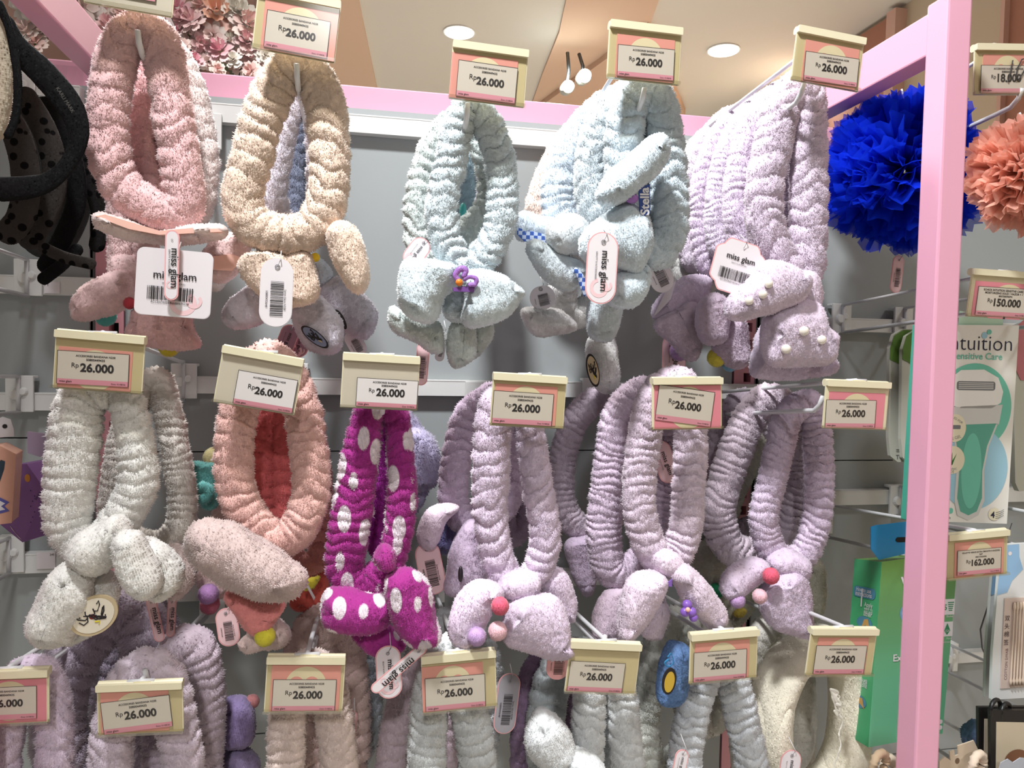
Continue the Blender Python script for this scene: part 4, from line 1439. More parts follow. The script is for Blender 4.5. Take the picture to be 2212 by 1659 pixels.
headband('violet blue shaggy plush headband with round ears behind the magenta one', (164, 154, 196), 0.93,
         [(832, 900), (800, 980), (806, 1080), (850, 1110), (900, 1060), (900, 960), (865, 900)], 24,
         [('ear', [(872, 940), (900, 922), (932, 942), (953, 990), (946, 1040), (905, 1062), (872, 1045)], dict(th=0.05, fur=0.004)),
          ('ear', [(925, 1110), (975, 1085), (1000, 1120), (990, 1180), (940, 1190), (920, 1160)], dict(th=0.05, fur=0.004, col=(96, 90, 150)))])

# ---------------------------------------------------------------- second row, fourth hook
headband('lilac plush headband in the second row with red, purple and pink pompoms on its bow', C_LILAC, 0.765,
         [(1106, 850), (1075, 872, 36), (1063, 940, 38), (1061, 1010, 38), (1058, 1080, 36), (1065, 1155, 33), (1082, 1225, 32), (1120, 1262, 30), (1155, 1240, 30), (1175, 1190, 31), (1178, 1140, 31), (1164, 1070, 31), (1153, 990, 30), (1142, 915, 30), (1130, 864, 30)], 33,
         [('knot', [(1075, 1262), (1110, 1232), (1162, 1245), (1155, 1292), (1100, 1294)], dict(th=0.045, dy=-0.02)),
          ('bow_loop', [(970, 1352), (984, 1300), (1030, 1258), (1080, 1262), (1088, 1288), (1062, 1302), (1058, 1330), (1012, 1391), (980, 1386)], dict(th=0.045, dy=-0.03)),
          ('bow_loop', [(1088, 1345), (1105, 1300), (1150, 1284), (1210, 1300), (1232, 1370), (1236, 1410), (1190, 1422), (1120, 1402), (1090, 1385)], dict(th=0.045, dy=-0.035)),
          ('bow_loop', [(1165, 1240), (1214, 1230), (1241, 1290), (1236, 1342), (1185, 1310)], dict(th=0.035, dy=0.01)),
          ('pompom', (1080, 1309, 18), dict(col=(226, 66, 92), dy=-0.06)), ('pompom', (1030, 1375, 19), dict(col=(182, 134, 200), dy=-0.055)), ('pompom', (1075, 1363, 19), dict(col=(246, 176, 188), dy=-0.055)),
          ('tag', (1206, 1432, 50, 72, 4), dict(kind='barcode', dy=0.0, border=m_tagp))], pitch=0.016, fold=0.22)
headband('dusky lilac plush headband left behind the pompom one, with long satin-soft ears', (186, 158, 190), 0.86,
         [(1065, 858), (1014, 895), (992, 960), (980, 1040), (986, 1100), (1030, 1130), (1095, 1080), (1105, 960), (1092, 880)], 30,
         [('ear', [(903, 1150), (925, 1105), (960, 1088), (990, 1096), (965, 1125), (940, 1180), (915, 1182)], dict(dy=-0.03, fur=0.0012, th=0.03, col=(214, 184, 206))),
          ('ear', [(962, 1272), (975, 1180), (1020, 1120), (1062, 1190), (1045, 1275), (1000, 1290)], dict(dy=-0.03, fur=0.0012, th=0.035)),
          ('tag', (930, 1228, 54, 116, -12), dict(kind='barcode', dy=-0.03, border=m_tagl)),
          ('bead', (995, 1240, 8), dict(name='clasp', m=mat('dark_metal', (80, 76, 80), 0.3, 0.8), dy=-0.055, sq=(0.7, 0.7, 2.2)))], pitch=0.014)
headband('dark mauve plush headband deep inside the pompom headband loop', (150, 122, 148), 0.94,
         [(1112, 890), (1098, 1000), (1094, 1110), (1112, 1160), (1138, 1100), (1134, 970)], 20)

# ---------------------------------------------------------------- second row, fifth hook
headband('lilac plush headband under the askew price label, ears with a purple flower', (226, 198, 222), 0.775,
         [(1454, 826), (1412, 860), (1394, 930), (1383, 1020), (1381, 1095), (1396, 1165), (1432, 1212), (1464, 1192), (1482, 1130), (1488, 1050), (1492, 960), (1490, 885), (1478, 838)], 33,
         [('knot', [(1412, 1205), (1440, 1188), (1470, 1212), (1458, 1242), (1420, 1238)], dict(th=0.04, dy=-0.02, fur=0.0015)),
          ('ear', [(1338, 1362), (1345, 1290), (1365, 1250), (1420, 1234), (1437, 1260), (1402, 1330), (1357, 1379)], dict(th=0.042, dy=-0.025)),
          ('ear', [(1448, 1240), (1475, 1221), (1520, 1250), (1561, 1310), (1561, 1345), (1532, 1356), (1497, 1322), (1460, 1272)], dict(th=0.042, dy=-0.03)),
          ('ear', [(1385, 1345), (1425, 1270), (1440, 1320), (1430, 1376), (1392, 1372)], dict(th=0.03, dy=0.005, col=(206, 180, 200))),
          ('bead', (1484, 1306, 10), dict(name='petal', m=mat('purple_resin', (136, 96, 190), 0.35), dy=-0.05)), ('bead', (1494, 1322, 10), dict(name='petal', m=mat('purple_resin', (0, 0, 0)), dy=-0.052)),
          ('bead', (1480, 1322, 10), dict(name='petal', m=mat('purple_resin', (0, 0, 0)), dy=-0.052)), ('bead', (1498, 1334, 9), dict(name='petal', m=mat('purple_resin', (0, 0, 0)), dy=-0.052)),
          ('bead', (1486, 1317, 5), dict(name='flower_centre', m=mat('peach_resin', (250, 190, 170), 0.4), dy=-0.06)),
          ('sheet', [(1428, 1256), (1440, 1262), (1452, 1252), (1452, 1268), (1440, 1266), (1430, 1272)], dict(name='ribbon', mats=[mat('purple_satin', (130, 96, 176), 0.35)], dy=-0.04))], pitch=0.012, fold=0.18)
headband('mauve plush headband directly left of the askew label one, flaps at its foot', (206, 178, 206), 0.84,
         [(1384, 850), (1338, 895), (1322, 980), (1310, 1080), (1304, 1165), (1322, 1230), (1370, 1225), (1430, 1150), (1448, 1000), (1430, 880)], 34,
         [('flap', [(1280, 1350), (1295, 1295), (1330, 1268), (1382, 1280), (1392, 1340), (1345, 1386), (1285, 1378)], dict(dy=-0.01, fur=0.0014, col=(206, 176, 200))),
          ('tag', (1436, 998, 44, 92, -22), dict(kind='brand', dy=-0.02, border=m_tagl))], pitch=0.009, fold=0.15)
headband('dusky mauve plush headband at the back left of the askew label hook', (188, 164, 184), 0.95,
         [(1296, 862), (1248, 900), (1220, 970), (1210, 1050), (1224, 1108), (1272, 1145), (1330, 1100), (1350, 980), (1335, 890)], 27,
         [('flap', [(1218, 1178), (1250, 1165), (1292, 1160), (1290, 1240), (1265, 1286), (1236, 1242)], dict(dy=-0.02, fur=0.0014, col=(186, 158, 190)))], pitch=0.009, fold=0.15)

# ---------------------------------------------------------------- second row, sixth hook
headband('lilac plush headband at the right end of the second row, red pompom at its knot', (216, 188, 220), 0.83,
         [(1736, 872), (1702, 900), (1686, 960), (1667, 1040), (1650, 1110), (1662, 1178), (1700, 1216), (1740, 1192), (1762, 1130), (1770, 1060), (1767, 980), (1764, 915), (1756, 880)], 28,
         [('knot', [(1662, 1212), (1700, 1184), (1742, 1210), (1732, 1250), (1680, 1245)], dict(th=0.04, dy=-0.02)),
          ('ear', [(1560, 1272), (1575, 1234), (1620, 1207), (1657, 1215), (1652, 1248), (1622, 1272), (1592, 1291), (1566, 1290)], dict(th=0.035, dy=-0.025)),
          ('ear', [(1644, 1310), (1655, 1270), (1690, 1235), (1740, 1245), (1746, 1320), (1749, 1376), (1690, 1366), (1655, 1342)], dict(th=0.042, dy=-0.03)),
          ('pompom', (1665, 1244, 16), dict(col=(222, 60, 84), dy=-0.055)), ('pompom', (1641, 1288, 14), dict(col=(244, 170, 186), dy=-0.05)), ('pompom', (1593, 1297, 15), dict(col=(176, 128, 190), dy=-0.035)),
          ('tag', (1658, 1264, 22, 40, 8), dict(kind='barcode', dy=0.01, border=False))], pitch=0.011, fold=0.2)
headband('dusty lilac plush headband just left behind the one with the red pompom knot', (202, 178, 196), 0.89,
         [(1655, 866), (1618, 905), (1588, 975), (1563, 1050), (1552, 1115), (1576, 1180), (1630, 1195), (1695, 1150), (1728, 1050), (1720, 945), (1692, 880)], 33, pitch=0.011, fold=0.2)
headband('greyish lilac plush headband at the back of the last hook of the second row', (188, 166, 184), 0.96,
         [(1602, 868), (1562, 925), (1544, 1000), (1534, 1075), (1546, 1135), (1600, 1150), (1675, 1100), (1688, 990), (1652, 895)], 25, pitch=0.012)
headband('cream curly plush headband with two big round fluffy ears behind the lilac ones', (226, 216, 192), 0.97,
         [(1660, 930), (1610, 1010), (1570, 1100), (1570, 1180), (1640, 1230), (1720, 1180), (1745, 1060), (1710, 950)], 24,
         [('ear', [(1488, 1262), (1500, 1200), (1545, 1163), (1602, 1185), (1632, 1250), (1612, 1322), (1560, 1357), (1505, 1332)], dict(th=0.05, dy=0.022, fur=0.0035)),
          ('ear', [(1690, 1250), (1720, 1200), (1766, 1208), (1779, 1270), (1752, 1342), (1700, 1352)], dict(th=0.05, dy=0.022, fur=0.0035)),
          ('pompom', (1547, 1276, 15), dict(col=(20, 110, 60), dy=-0.01, lab='dark green tuft')), ('leaf', [(1585, 1325), (1600, 1312), (1612, 1318), (1604, 1330), (1592, 1332)], dict(col=(232, 190, 60), dy=-0.008, th=0.01)),
          ('leaf', [(1550, 1186), (1560, 1190), (1576, 1208), (1560, 1208)], dict(col=(92, 56, 150), dy=-0.008, th=0.01))], fur=0.0035)

# ---------------------------------------------------------------- bottom row
headband('lilac plush headband at the bottom left corner of the display, cut by the edge', C_LILAC, 0.745,
         [(62, 1452), (28, 1490), (10, 1590), (2, 1690), (50, 1760), (108, 1700), (120, 1600), (112, 1510), (92, 1460)], 36, fold=0.22)
headband('mauve chunky bobbled plush headband draped behind the bottom left price tags', (200, 178, 202), 0.86,
         [(262, 1325), (195, 1370), (145, 1450), (125, 1550), (150, 1680), (250, 1740), (320, 1650), (325, 1500), (318, 1400), (298, 1335)], 52, pitch=0.02, fold=0.22, fur=0.005)
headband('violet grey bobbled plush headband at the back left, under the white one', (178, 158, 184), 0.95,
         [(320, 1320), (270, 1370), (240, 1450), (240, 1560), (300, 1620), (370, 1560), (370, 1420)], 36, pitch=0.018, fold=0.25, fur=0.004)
headband('lilac plush headband behind the slanted yellow price tag, arching above it', (218, 194, 214), 0.75,
         [(330, 1440), (284, 1465), (252, 1540), (240, 1640), (245, 1740), (320, 1790), (385, 1735), (396, 1650), (380, 1560), (362, 1480)], 41, pitch=0.016, fold=0.2)
headband('mauve plush headband right behind the slanted yellow tag one, thick gathered loop', (198, 172, 190), 0.82,
         [(405, 1392), (372, 1430), (355, 1540), (362, 1690), (420, 1715), (438, 1620), (440, 1510), (430, 1420)], 42,
         [('ear', [(465, 1545), (490, 1510), (530, 1512), (553, 1555), (540, 1605), (495, 1612), (468, 1585)], dict(col=(112, 92, 146), dy=0.05, th=0.05)),
          ('ear', [(470, 1640), (520, 1615), (560, 1660), (540, 1720), (480, 1720)], dict(col=(122, 104, 150), dy=0.05, th=0.05)),
          ('pompom', (545, 1515, 14), dict(col=(160, 84, 84), dy=0.06))], pitch=0.012)
headband('peach plush headband in the bottom row below its level price tag', (240, 208, 196), 0.765,
         [(666, 1440), (636, 1470), (622, 1540), (618, 1620), (625, 1740), (680, 1780), (730, 1740), (730, 1620), (718, 1530), (698, 1460)], 37, pitch=0.013)
headband('rosy beige plush headband arching behind the bottom peach headband', (214, 172, 164), 0.87,
         [(700, 1345), (664, 1400), (655, 1500), (665, 1650), (720, 1700), (752, 1620), (752, 1500), (735, 1390)], 44,
         [('tag', (757, 1590, 22, 110, 4), dict(kind='brand', dy=-0.06, border=m_tagl))])
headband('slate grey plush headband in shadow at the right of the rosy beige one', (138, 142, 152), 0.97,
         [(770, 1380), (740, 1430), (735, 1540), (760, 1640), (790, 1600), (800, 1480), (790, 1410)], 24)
headband('pinkish lilac plush headband left behind the grey headband of the bottom row', (206, 176, 190), 0.86,
         [(935, 1420), (885, 1480), (858, 1560), (845, 1660), (860, 1740), (930, 1740), (960, 1620), (955, 1480)], 30)
headband('pale grey plush headband in the bottom row below the tilted-up price tag', (214, 218, 218), 0.77,
         [(968, 1410), (940, 1460), (926, 1550), (922, 1650), (930, 1750), (985, 1780), (1035, 1740), (1030, 1630), (1014, 1530), (994, 1440)], 38, pitch=0.014, fold=0.2)
headband('mid grey shaggy plush headband arching behind the pale grey one', (176, 180, 182), 0.87,
         [(965, 1350), (925, 1390), (905, 1480), (910, 1600), (960, 1680), (1020, 1640), (1050, 1520), (1040, 1420), (1000, 1360)], 36,
         [('tag', (1095, 1520, 48, 130, 6), dict(kind='barcode', dy=-0.02, border=mat('tag_shade', (170, 166, 172), 0.5)))], fur=0.004)
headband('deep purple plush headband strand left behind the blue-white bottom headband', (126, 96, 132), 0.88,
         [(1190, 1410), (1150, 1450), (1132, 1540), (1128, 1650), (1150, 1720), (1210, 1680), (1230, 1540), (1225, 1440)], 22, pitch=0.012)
headband('blue-white plush headband in the bottom row with a big white ear', (230, 234, 236), 0.775,
         [(1300, 1420), (1278, 1480), (1270, 1570), (1268, 1650), (1280, 1740), (1325, 1770), (1356, 1700), (1350, 1610), (1342, 1510), (1322, 1440)], 33,
         [('ear', [(1132, 1602), (1150, 1550), (1180, 1534), (1226, 1570), (1242, 1622), (1222, 1656), (1160, 1652)], dict(th=0.05, dy=-0.02, fur=0.0024)),
          ('knot', [(1225, 1640), (1260, 1620), (1300, 1650), (1300, 1700), (1230, 1700)], dict(th=0.05, dy=-0.03))], pitch=0.017, fold=0.18)
headband('blue grey plush headband with broad flat sides behind the blue-white one', (190, 202, 208), 0.86,
         [(1255, 1420), (1205, 1450), (1180, 1540), (1185, 1650), (1250, 1720), (1310, 1640), (1320, 1500), (1295, 1430)], 38, pitch=0.02, fold=0.12)
headband('greenish white plush headband between the blue-white one and the blue pad', (206, 208, 196), 0.88,
         [(1460, 1340), (1420, 1400), (1400, 1500), (1390, 1590), (1420, 1650), (1480, 1620), (1500, 1500), (1490, 1390)], 30, pitch=0.016)
headband('bluish white plush headband beside a blue knitted pad with yellow patch', (226, 232, 240), 0.80,
         [(1550, 1420), (1518, 1470), (1494, 1550), (1480, 1640), (1485, 1730), (1560, 1770), (1625, 1710), (1620, 1630), (1602, 1550), (1580, 1460)], 32,
         [('pad', [(1420, 1508), (1425, 1440), (1445, 1391), (1466, 1389), (1490, 1410), (1490, 1480), (1470, 1515), (1440, 1526)], dict(th=0.035, dy=-0.03, fur=0.0008, col=mat('blue_knit', (104, 138, 188), 0.9, var=0.25, vscale=420))),
          ('sheet', oval(1446, 1472, 15, 28, 8), dict(name='yellow_patch', mats=[m_thread, mat('gold_thread', (206, 170, 60), 0.8)], dy=-0.058,
                                                    sub=lambda mb, fr, s: poly(mb, fr, [(x * s, y * s) for x, y in oval(0, 1, 11, 22, 8)], 0.0004, 1))),
          ('tube', [(1442, 1420), (1450, 1412), (1455, 1430), (1444, 1440), (1436, 1432), (1446, 1424)], dict(name='cord_stitch', w=2.2, col=mat('cyan_cord', (50, 130, 180), 0.7), dy=-0.056, fur=0.0001, fold=0.0, det=1.6)),
          ('tag', (1470, 1650, 30, 60, 10), dict(kind='brand', dy=-0.05))], pitch=0.013, fold=0.2)
headband('ivory plush headband behind the knitted pad, its top crossing under the lilac ear', (228, 222, 204), 0.90,
         [(1490, 1320), (1462, 1370), (1470, 1480), (1520, 1560), (1570, 1500), (1560, 1390), (1525, 1330)], 30, pitch=0.02)
headband('cream grey smooth plush headband between the bottom white and lace headbands', (210, 204, 192), 0.92,
         [(1660, 1360), (1625, 1420), (1610, 1540), (1615, 1660), (1660, 1720), (1720, 1660), (1730, 1500), (1705, 1390)], 30, fold=0.04, fur=0.0016)
m_soft = mat('ivory_minky', (246, 238, 218), 0.9, sheen=0.4, spec=0.1)
headband('smooth cream headband with lace trim at the right end of the bottom row', m_soft, 0.85,
         [(1792, 1388), (1742, 1402, 28), (1694, 1446, 30), (1668, 1514, 31), (1664, 1592, 32), (1686, 1680, 32), (1745, 1726, 32), (1804, 1688, 32), (1830, 1610, 30), (1834, 1530, 28), (1824, 1450, 26)], 30,
         [('tag', (1706, 1662, 46, 80, 6), dict(kind='brand', dy=-0.075))] +
         [('tube', [(1793, 1488 + 0), (1806 + 9 * math.cos(a), 1520 + 26 * math.sin(a)), (1800 + 4 * math.cos(a), 1520 + 14 * math.sin(a))], dict(name='lace', w=2.0, col=mat('lace_white', (248, 244, 234), 0.7), dy=-0.05, fur=0.0001, fold=0.0, det=1.5)) for a in (-1.2, -0.6, 0.0, 0.6, 1.2)] +
         [('tube', [(1812, 1540), (1820, 1560), (1812, 1585), (1816, 1610), (1806, 1640), (1800, 1668)], dict(name='lace', w=2.2, col=mat('lace_white', (0, 0, 0)), dy=-0.05, fur=0.0002, fold=0.2, pitch=0.004, det=1.5))],
         pitch=0.07, fold=0.06, fur=0.0008, ratio=2.0, lumps=0.4)

# ================================================================== other goods and the surroundings
def proj(q):
    d = np.asarray(q, float) - CAM
    return W_ / 2 + F_ * d @ RIGHT / (d @ fwd), H_ / 2 - F_ * d @ UP / (d @ fwd)


class Px:
    """draws a flat printed face in photograph pixels about a point of the plane Y"""

    def __init__(self, cx, cy, Y, yaw=0.0, rot=0.0):
        self.c, self.s = (cx, cy), mpp(cx, cy, Y)
        self.fr = local(cx, cy, Y, rot)
        if yaw:
            a = math.radians(yaw)
            self.fr = Flat(self.fr.o, self.fr.x * math.cos(a) + np.array([0, math.sin(a), 0]), self.fr.y)

    def p(self, pts):
        return [((x - self.c[0]) * self.s, (y - self.c[1]) * self.s) for x, y in pts]

    def slab(self, mb, pts, z0, z1, m=0, side=None):
        slab(mb, self.fr, self.p(pts), z0, z1, m, side)

    def poly(self, mb, pts, z, m=0):
        poly(mb, self.fr, self.p(pts), z, m)

    def write(self, mb, s, x, y, width, z, m=0, bold=0.0, align='l', rot=0.0):
        q = self.p([(x, y)])[0]
        g = self.fr.rot(q[0], q[1], rot)
        write(mb, g, s, 0, 0, width=width * self.s, z=z, m=m, bold=bold, align=align)


def rr(x0, y0, x1, y1, r=0):
    return rect(x0, y0, x1, y1, r)


# ------------------------------------------------------------------ hooks and tags of the neighbouring bays
def wall_hook(px, py, lab, zlift=0.045, **kw):
    c = P(px, py, WALL_Y)
    return hook(np.array([c[0], 0.715, c[2] + zlift]), proj((c[0], 0.735, c[2])), lab, drop=0.012, **kw)


wall_hook(76, 622, 'white double wire hook on the left bay rail beside the pink plush ear')
wall_hook(58, 868, 'white double wire hook on the left bay rail just above the two gift boxes')
wall_hook(38, 1208, 'white double wire hook on the left bay rail below the purple gift box')
top = price_tag((2107, 95), (2232, 97), (2101, 205), '18.000 price tag overwritten in black marker, by the top right post', cr=(0.14, 0.2, 0.98, 0.97), lr=(0.1, 0.42, 0.98, 0.96),
                price='18.000', lines=('ACCESORIES KONJAC SPONGE', '50800501240'),
                over=[[(0.60, -0.18), (0.57, 0.2), (0.52, 0.62)], [(0.70, 0.1), (0.78, -0.22), (0.92, -0.28), (0.86, 0.1), (0.74, 0.5), (0.66, 0.56), (0.70, 0.1)]], Y=0.73)
hook(top, (2196, 225), 'white double wire hook holding the blue and coral net poufs', drop=0.02)
top = price_tag((2102, 580), (2262, 592), (2084, 683), '150.000 price tag hanging before the white razor box', card='rose', cr=(0.06, 0.25, 0.98, 0.98), lr=(0.1, 0.36, 0.8, 0.96),
                price='150.000', lines=('SCHICK INTUITION SENSITIVE CARE SKIN', 'MOISTURIZING SOLID 1 RAZOR + 1 TB', '8937200700791'), Y=0.72)
hook(top, (2150, 668), 'white double wire hook carrying the white razor box', drop=0.02)
top = price_tag((2047, 1155), (2178, 1143), (2044, 1254), '162.000 price tag just right of the pink post', cr=(0.12, 0.2, 0.93, 0.97), lr=(0.16, 0.38, 0.88, 0.92), lrot=0.5,
                price='162.000', lines=('GILLETTE VENUS EXTRA SMOOTH 0 RAZORS', 'SUP', '4987176020406'), Y=0.715)
hook(top, (2095, 1232), 'white double wire hook carrying the green box with blue hanger', drop=0.03)
wall_hook(1932, 712, 'white double wire hook with the green-topped clear packs')
wall_hook(1922, 1090, 'white double wire hook under the green-topped clear packs, right of the lilac headbands')
wall_hook(2030, 1425, 'white double wire hook right of the green box, with cotton swab packs')
wall_hook(1870, 1500, 'white double wire hook below the green box, bottom right')

# ------------------------------------------------------------------ black hair hoops at the left
m_felt = spotted('grey_felt_dots', (58, 55, 53), (14, 13, 13), 84, 0.3, sheen=0.0)
m_blk = mat('black_cloth', (12, 12, 14), 0.75, spec=0.15)
HG = 'hair hoops hanging in the left bay'


def hoop(lab, path, w, Y, m, **kw):
    o = plush_loop('hair_hoop', path, w=w, Y=Y, mt=m, closed=False, fold=0.02, pitch=0.05, fur=kw.pop('fur', 0.0005), ratio=kw.pop('ratio', 0.42), det=0.7, lumps=0.15, **kw)
    return tag(o, lab, 'hair hoop', HG)


t = thing('hair_hoop', P(100, 165, 0.72), 'broad black cloth hair hoop in front, small grey lettering along its arch', 'hair hoop', HG)
plush_loop('band', [(0, 30, 22), (30, 95, 26), (95, 160, 30), (150, 228, 29), (170, 290, 22), (152, 345, 18), (112, 388, 20), (60, 405, 26), (-20, 410, 28)], 0.72, 26, m_blk, t, closed=False, fold=0.0, fur=0.0004, ratio=0.3, det=0.7, lumps=0.1)
mb = MB()
g = Px(150, 230, 0.70)
g.write(mb, 'KARLI MARK', 122, 192, 62, 0.0, rot=58)
mb.build('lettering', mat('grey_print', (86, 82, 78), 0.6), t)
hoop('beige fleecy hair hoop cut by the left edge of the photo', [(-14, 20), (6, 100), (8, 200), (-10, 300)], 17, 0.715, plush((176, 158, 130)), fur=0.002, ratio=0.8)
hoop('narrow black hair hoop just right of the beige fleecy one', [(-6, 0), (22, 70), (38, 170), (34, 250), (14, 300)], 9, 0.705, m_blk)
hoop('dark grey felt hair hoop with black dots, nearest to the left edge', [(-20, 210), (35, 290), (56, 390), (44, 470), (0, 520)], 30, 0.80, m_felt)
hoop('dark grey dotted felt hair hoop behind the lettered black one', [(40, 190), (98, 285), (118, 380), (98, 460), (50, 535)], 26, 0.83, m_felt)
hoop('black hair hoop hanging behind the dotted felt ones', [(84, 210), (148, 320), (166, 420), (142, 500), (92, 590)], 21, 0.87, m_blk)
hoop('black dotted hair hoop closest to the pink headband', [(140, 250), (188, 380), (216, 470), (206, 545)], 17, 0.90, spotted('black_felt_dots', (30, 29, 29), (8, 8, 8), 84, 0.3, sheen=0.0))
hoop('dark dotted hair hoop end reaching out flat below the others', [(84, 530), (140, 556), (208, 572)], 13, 0.82, m_felt)
hoop('black hair hoop end pointing down to the rail', [(175, 530), (130, 575), (84, 610)], 14, 0.86, m_blk)
hoop('wide dark hair hoop deepest on the left hook', [(40, 215), (120, 330), (130, 450), (70, 550)], 62, 0.95, mat('charcoal_cloth', (34, 33, 33), 0.8))
wall_hook(60, 215, 'white double wire hook behind the black hair hoops', zlift=0.04)

# ------------------------------------------------------------------ boxes at the left edge
def ink(key, col, r=0.6):
    return mat(key, col, r)


t = thing('gift_box', P(40, 1177, 0.9), 'purple printed gift box with slanted sides at the left edge', 'box')
g = Px(50, 1070, 0.88, yaw=-20)
mb = MB()
g.slab(mb, [(20, 1002), (60, 998), (104, 1052), (74, 1128), (48, 1178), (-10, 1140)], -0.05, 0)
mb.build('carton', [ink('purple_card', (142, 96, 158), 0.35)], t, bevel=0.0008)
mb = MB()
g.poly(mb, disc(62, 1030, 7, 9), 0.0004, 1)
g.poly(mb, [(16, 1140), (40, 1168), (48, 1172), (20, 1148)], 0.0004, 2)
for k in range(7):
    g.poly(mb, disc(70 + 5 * (k % 3), 1130 - 12 * k, 1.6), 0.0004, 0)
g.write(mb, 'Series', 84, 1080, 22, 0.0004, 0, rot=-58)
mb.build('print', [ink('deep_violet', (70, 50, 110)), ink('orange_print', (214, 140, 60)), ink('pale_print', (220, 190, 210))], t)
mb = MB()
g.slab(mb, [(-30, 938), (52, 944), (62, 1000), (20, 1002), (-30, 990)], -0.05, -0.048)
mb.build('hanger_flap', [ink('lilac_card', (168, 146, 170), 0.45)], t)
t = thing('gift_box', P(-10, 1140, 0.82), 'peach printed gift box with white hang tab, cut by the left edge', 'box')
g = Px(0, 1050, 0.82, yaw=12)
mb = MB()
g.slab(mb, [(-60, 965), (0, 958), (31, 978), (22, 1136), (-60, 1142)], -0.03, 0)
mb.build('carton', [ink('peach_card', (226, 172, 150), 0.35)], t, bevel=0.0008)
mb = MB()
g.poly(mb, [(-8, 1010), (2, 990), (10, 994), (8, 1012), (0, 1040), (-8, 1052)], 0.0004, 0)
g.poly(mb, [(-20, 1062), (18, 1088), (8, 1096), (18, 1108), (-20, 1118)], 0.0004, 1)
g.poly(mb, [(-20, 1070), (10, 1090), (2, 1096), (10, 1104), (-20, 1110)], 0.0006, 2)
mb.build('print', [ink('dark_teal_print', (40, 60, 76)), ink('blue_edge', (92, 92, 170)), ink('white_print', (232, 228, 232))], t)
mb = MB()
g.slab(mb, [(-20, 905), (-4, 896), (12, 902), (18, 925), (19, 942), (-20, 945)], -0.02, -0.019)
g.poly(mb, disc(1, 918, 5), -0.0186, 1)
mb.build('hang_tab', [ink('clear_white_tab', (206, 204, 206), 0.3), m_dark], t)
mb = MB()
g = Px(88, 1209, WALL_Y - 0.017)
g.slab(mb, rr(80, 1192, 118, 1230), 0, 0.0004)
g.write(mb, '245', 107, 1200, 9, 0.0006, 1)
tag(mb.build('rail_sticker', [m_tagw, m_ink]), 'small white number sticker on the left bay rail beside the white ear', 'sticker')
mb = MB()
g = Px(100, 620, WALL_Y - 0.017)
g.slab(mb, rr(96, 608, 128, 634), 0, 0.0004)
g.write(mb, '71', 96, 618, 8, 0.0006, 1)
tag(mb.build('rail_sticker', [m_tagw, m_ink]), 'white number 71 sticker on the left bay rail under the black hair hoops', 'sticker')


# ------------------------------------------------------------------ net poufs
def tulle(key, col, clear=0.3):
    if key in MATS:
        return MATS[key]
    m = bpy.data.materials.new(key)
    m.use_nodes = True
    nt = m.node_tree
    nt.nodes.clear()
    o = nt.nodes.new('ShaderNodeOutputMaterial')
    d = nt.nodes.new('ShaderNodeBsdfDiffuse')
    tr = nt.nodes.new('ShaderNodeBsdfTranslucent')
    tp = nt.nodes.new('ShaderNodeBsdfTransparent')
    for n in (d, tr):
        n.inputs['Color'].default_value = (*lin(col), 1)
    a = nt.nodes.new('ShaderNodeMixShader')
    a.inputs['Fac'].default_value = 0.45
    b = nt.nodes.new('ShaderNodeMixShader')
    b.inputs['Fac'].default_value = clear
    nt.links.new(d.outputs[0], a.inputs[1])
    nt.links.new(tr.outputs[0], a.inputs[2])
    nt.links.new(a.outputs[0], b.inputs[1])
    nt.links.new(tp.outputs[0], b.inputs[2])
    nt.links.new(b.outputs[0], o.inputs['Surface'])
    MATS[key] = m
    return m


def pouf(px, py, r, Y, m, lab, seed, n=210, squash=0.8):
    c = P(px, py, Y)
    R = r * mpp(px, py, Y)
    rg = np.random.default_rng(seed)
    mb = MB()
    t = thing('net_pouf', c, lab, 'bath pouf')
    for k in range(n):
        z = 1 - 2 * (k + 0.5) / n
        ph = k * 2.39996
        d = np.array([math.sqrt(1 - z * z) * math.cos(ph), math.sqrt(1 - z * z) * math.sin(ph) * squash, z])
        d += rg.normal(0, 0.12, 3)
        d /= np.linalg.norm(d)
        a = np.cross(d, rg.normal(0, 1, 3))
        a /= np.linalg.norm(a)
        b = np.cross(d, a)
        L = R * rg.uniform(0.78, 1.06) * (1 if abs(d[1]) < 0.7 else 0.85)
        Wd = R * rg.uniform(0.22, 0.42)
        rows = []
        nr, nc = 6, 13
        phs = rg.uniform(0, 6.28)
        for i in range(nr):
            q = i / (nr - 1)
            for j in range(nc):
                s = (j / (nc - 1)) * 2 - 1
                pl = math.sin(s * 8.5 + phs) * Wd * 0.16 * (0.3 + q)
                bend = 0.25 * q * q * Wd * math.sin(phs * 3)
                ed = L * (1 + 0.03 * (1 if j % 2 else -1) * (q > 0.95)) * math.cos(s * 0.5 * q)
                rows.append(c + d * (R * 0.12 + (ed - R * 0.12) * q) + a * (s * Wd * (0.25 + 0.85 * q)) + b * (pl + bend))
        mb.add(rows, [(i * nc + j, i * nc + j + 1, (i + 1) * nc + j + 1, (i + 1) * nc + j) for i in range(nr - 1) for j in range(nc - 1)])
    mb.build('netting', m, t, smooth=True)
    MB().tube([c + np.array([0, 0, R * 0.3]), c + np.array([0.004, 0.01, R * 0.9]), c + np.array([0, 0.012, R * 1.05])], 0.0012, 6).build('cord', m_nylon, t, smooth=True)
    return t


t = pouf(1954, 372, 165, 0.86, tulle('blue_tulle', (24, 60, 226), 0.25), 'big royal blue net bath pouf partly hidden by the pink post', 3)
hang_tag(t, 1938, 592, 26, 76, 5, 0.86, kind='barcode', border=m_tagl)
pouf(2216, 374, 120, 0.70, tulle('coral_tulle', (255, 196, 176), 0.22), 'coral pink net bath pouf at the right edge, behind the post', 5, n=170)

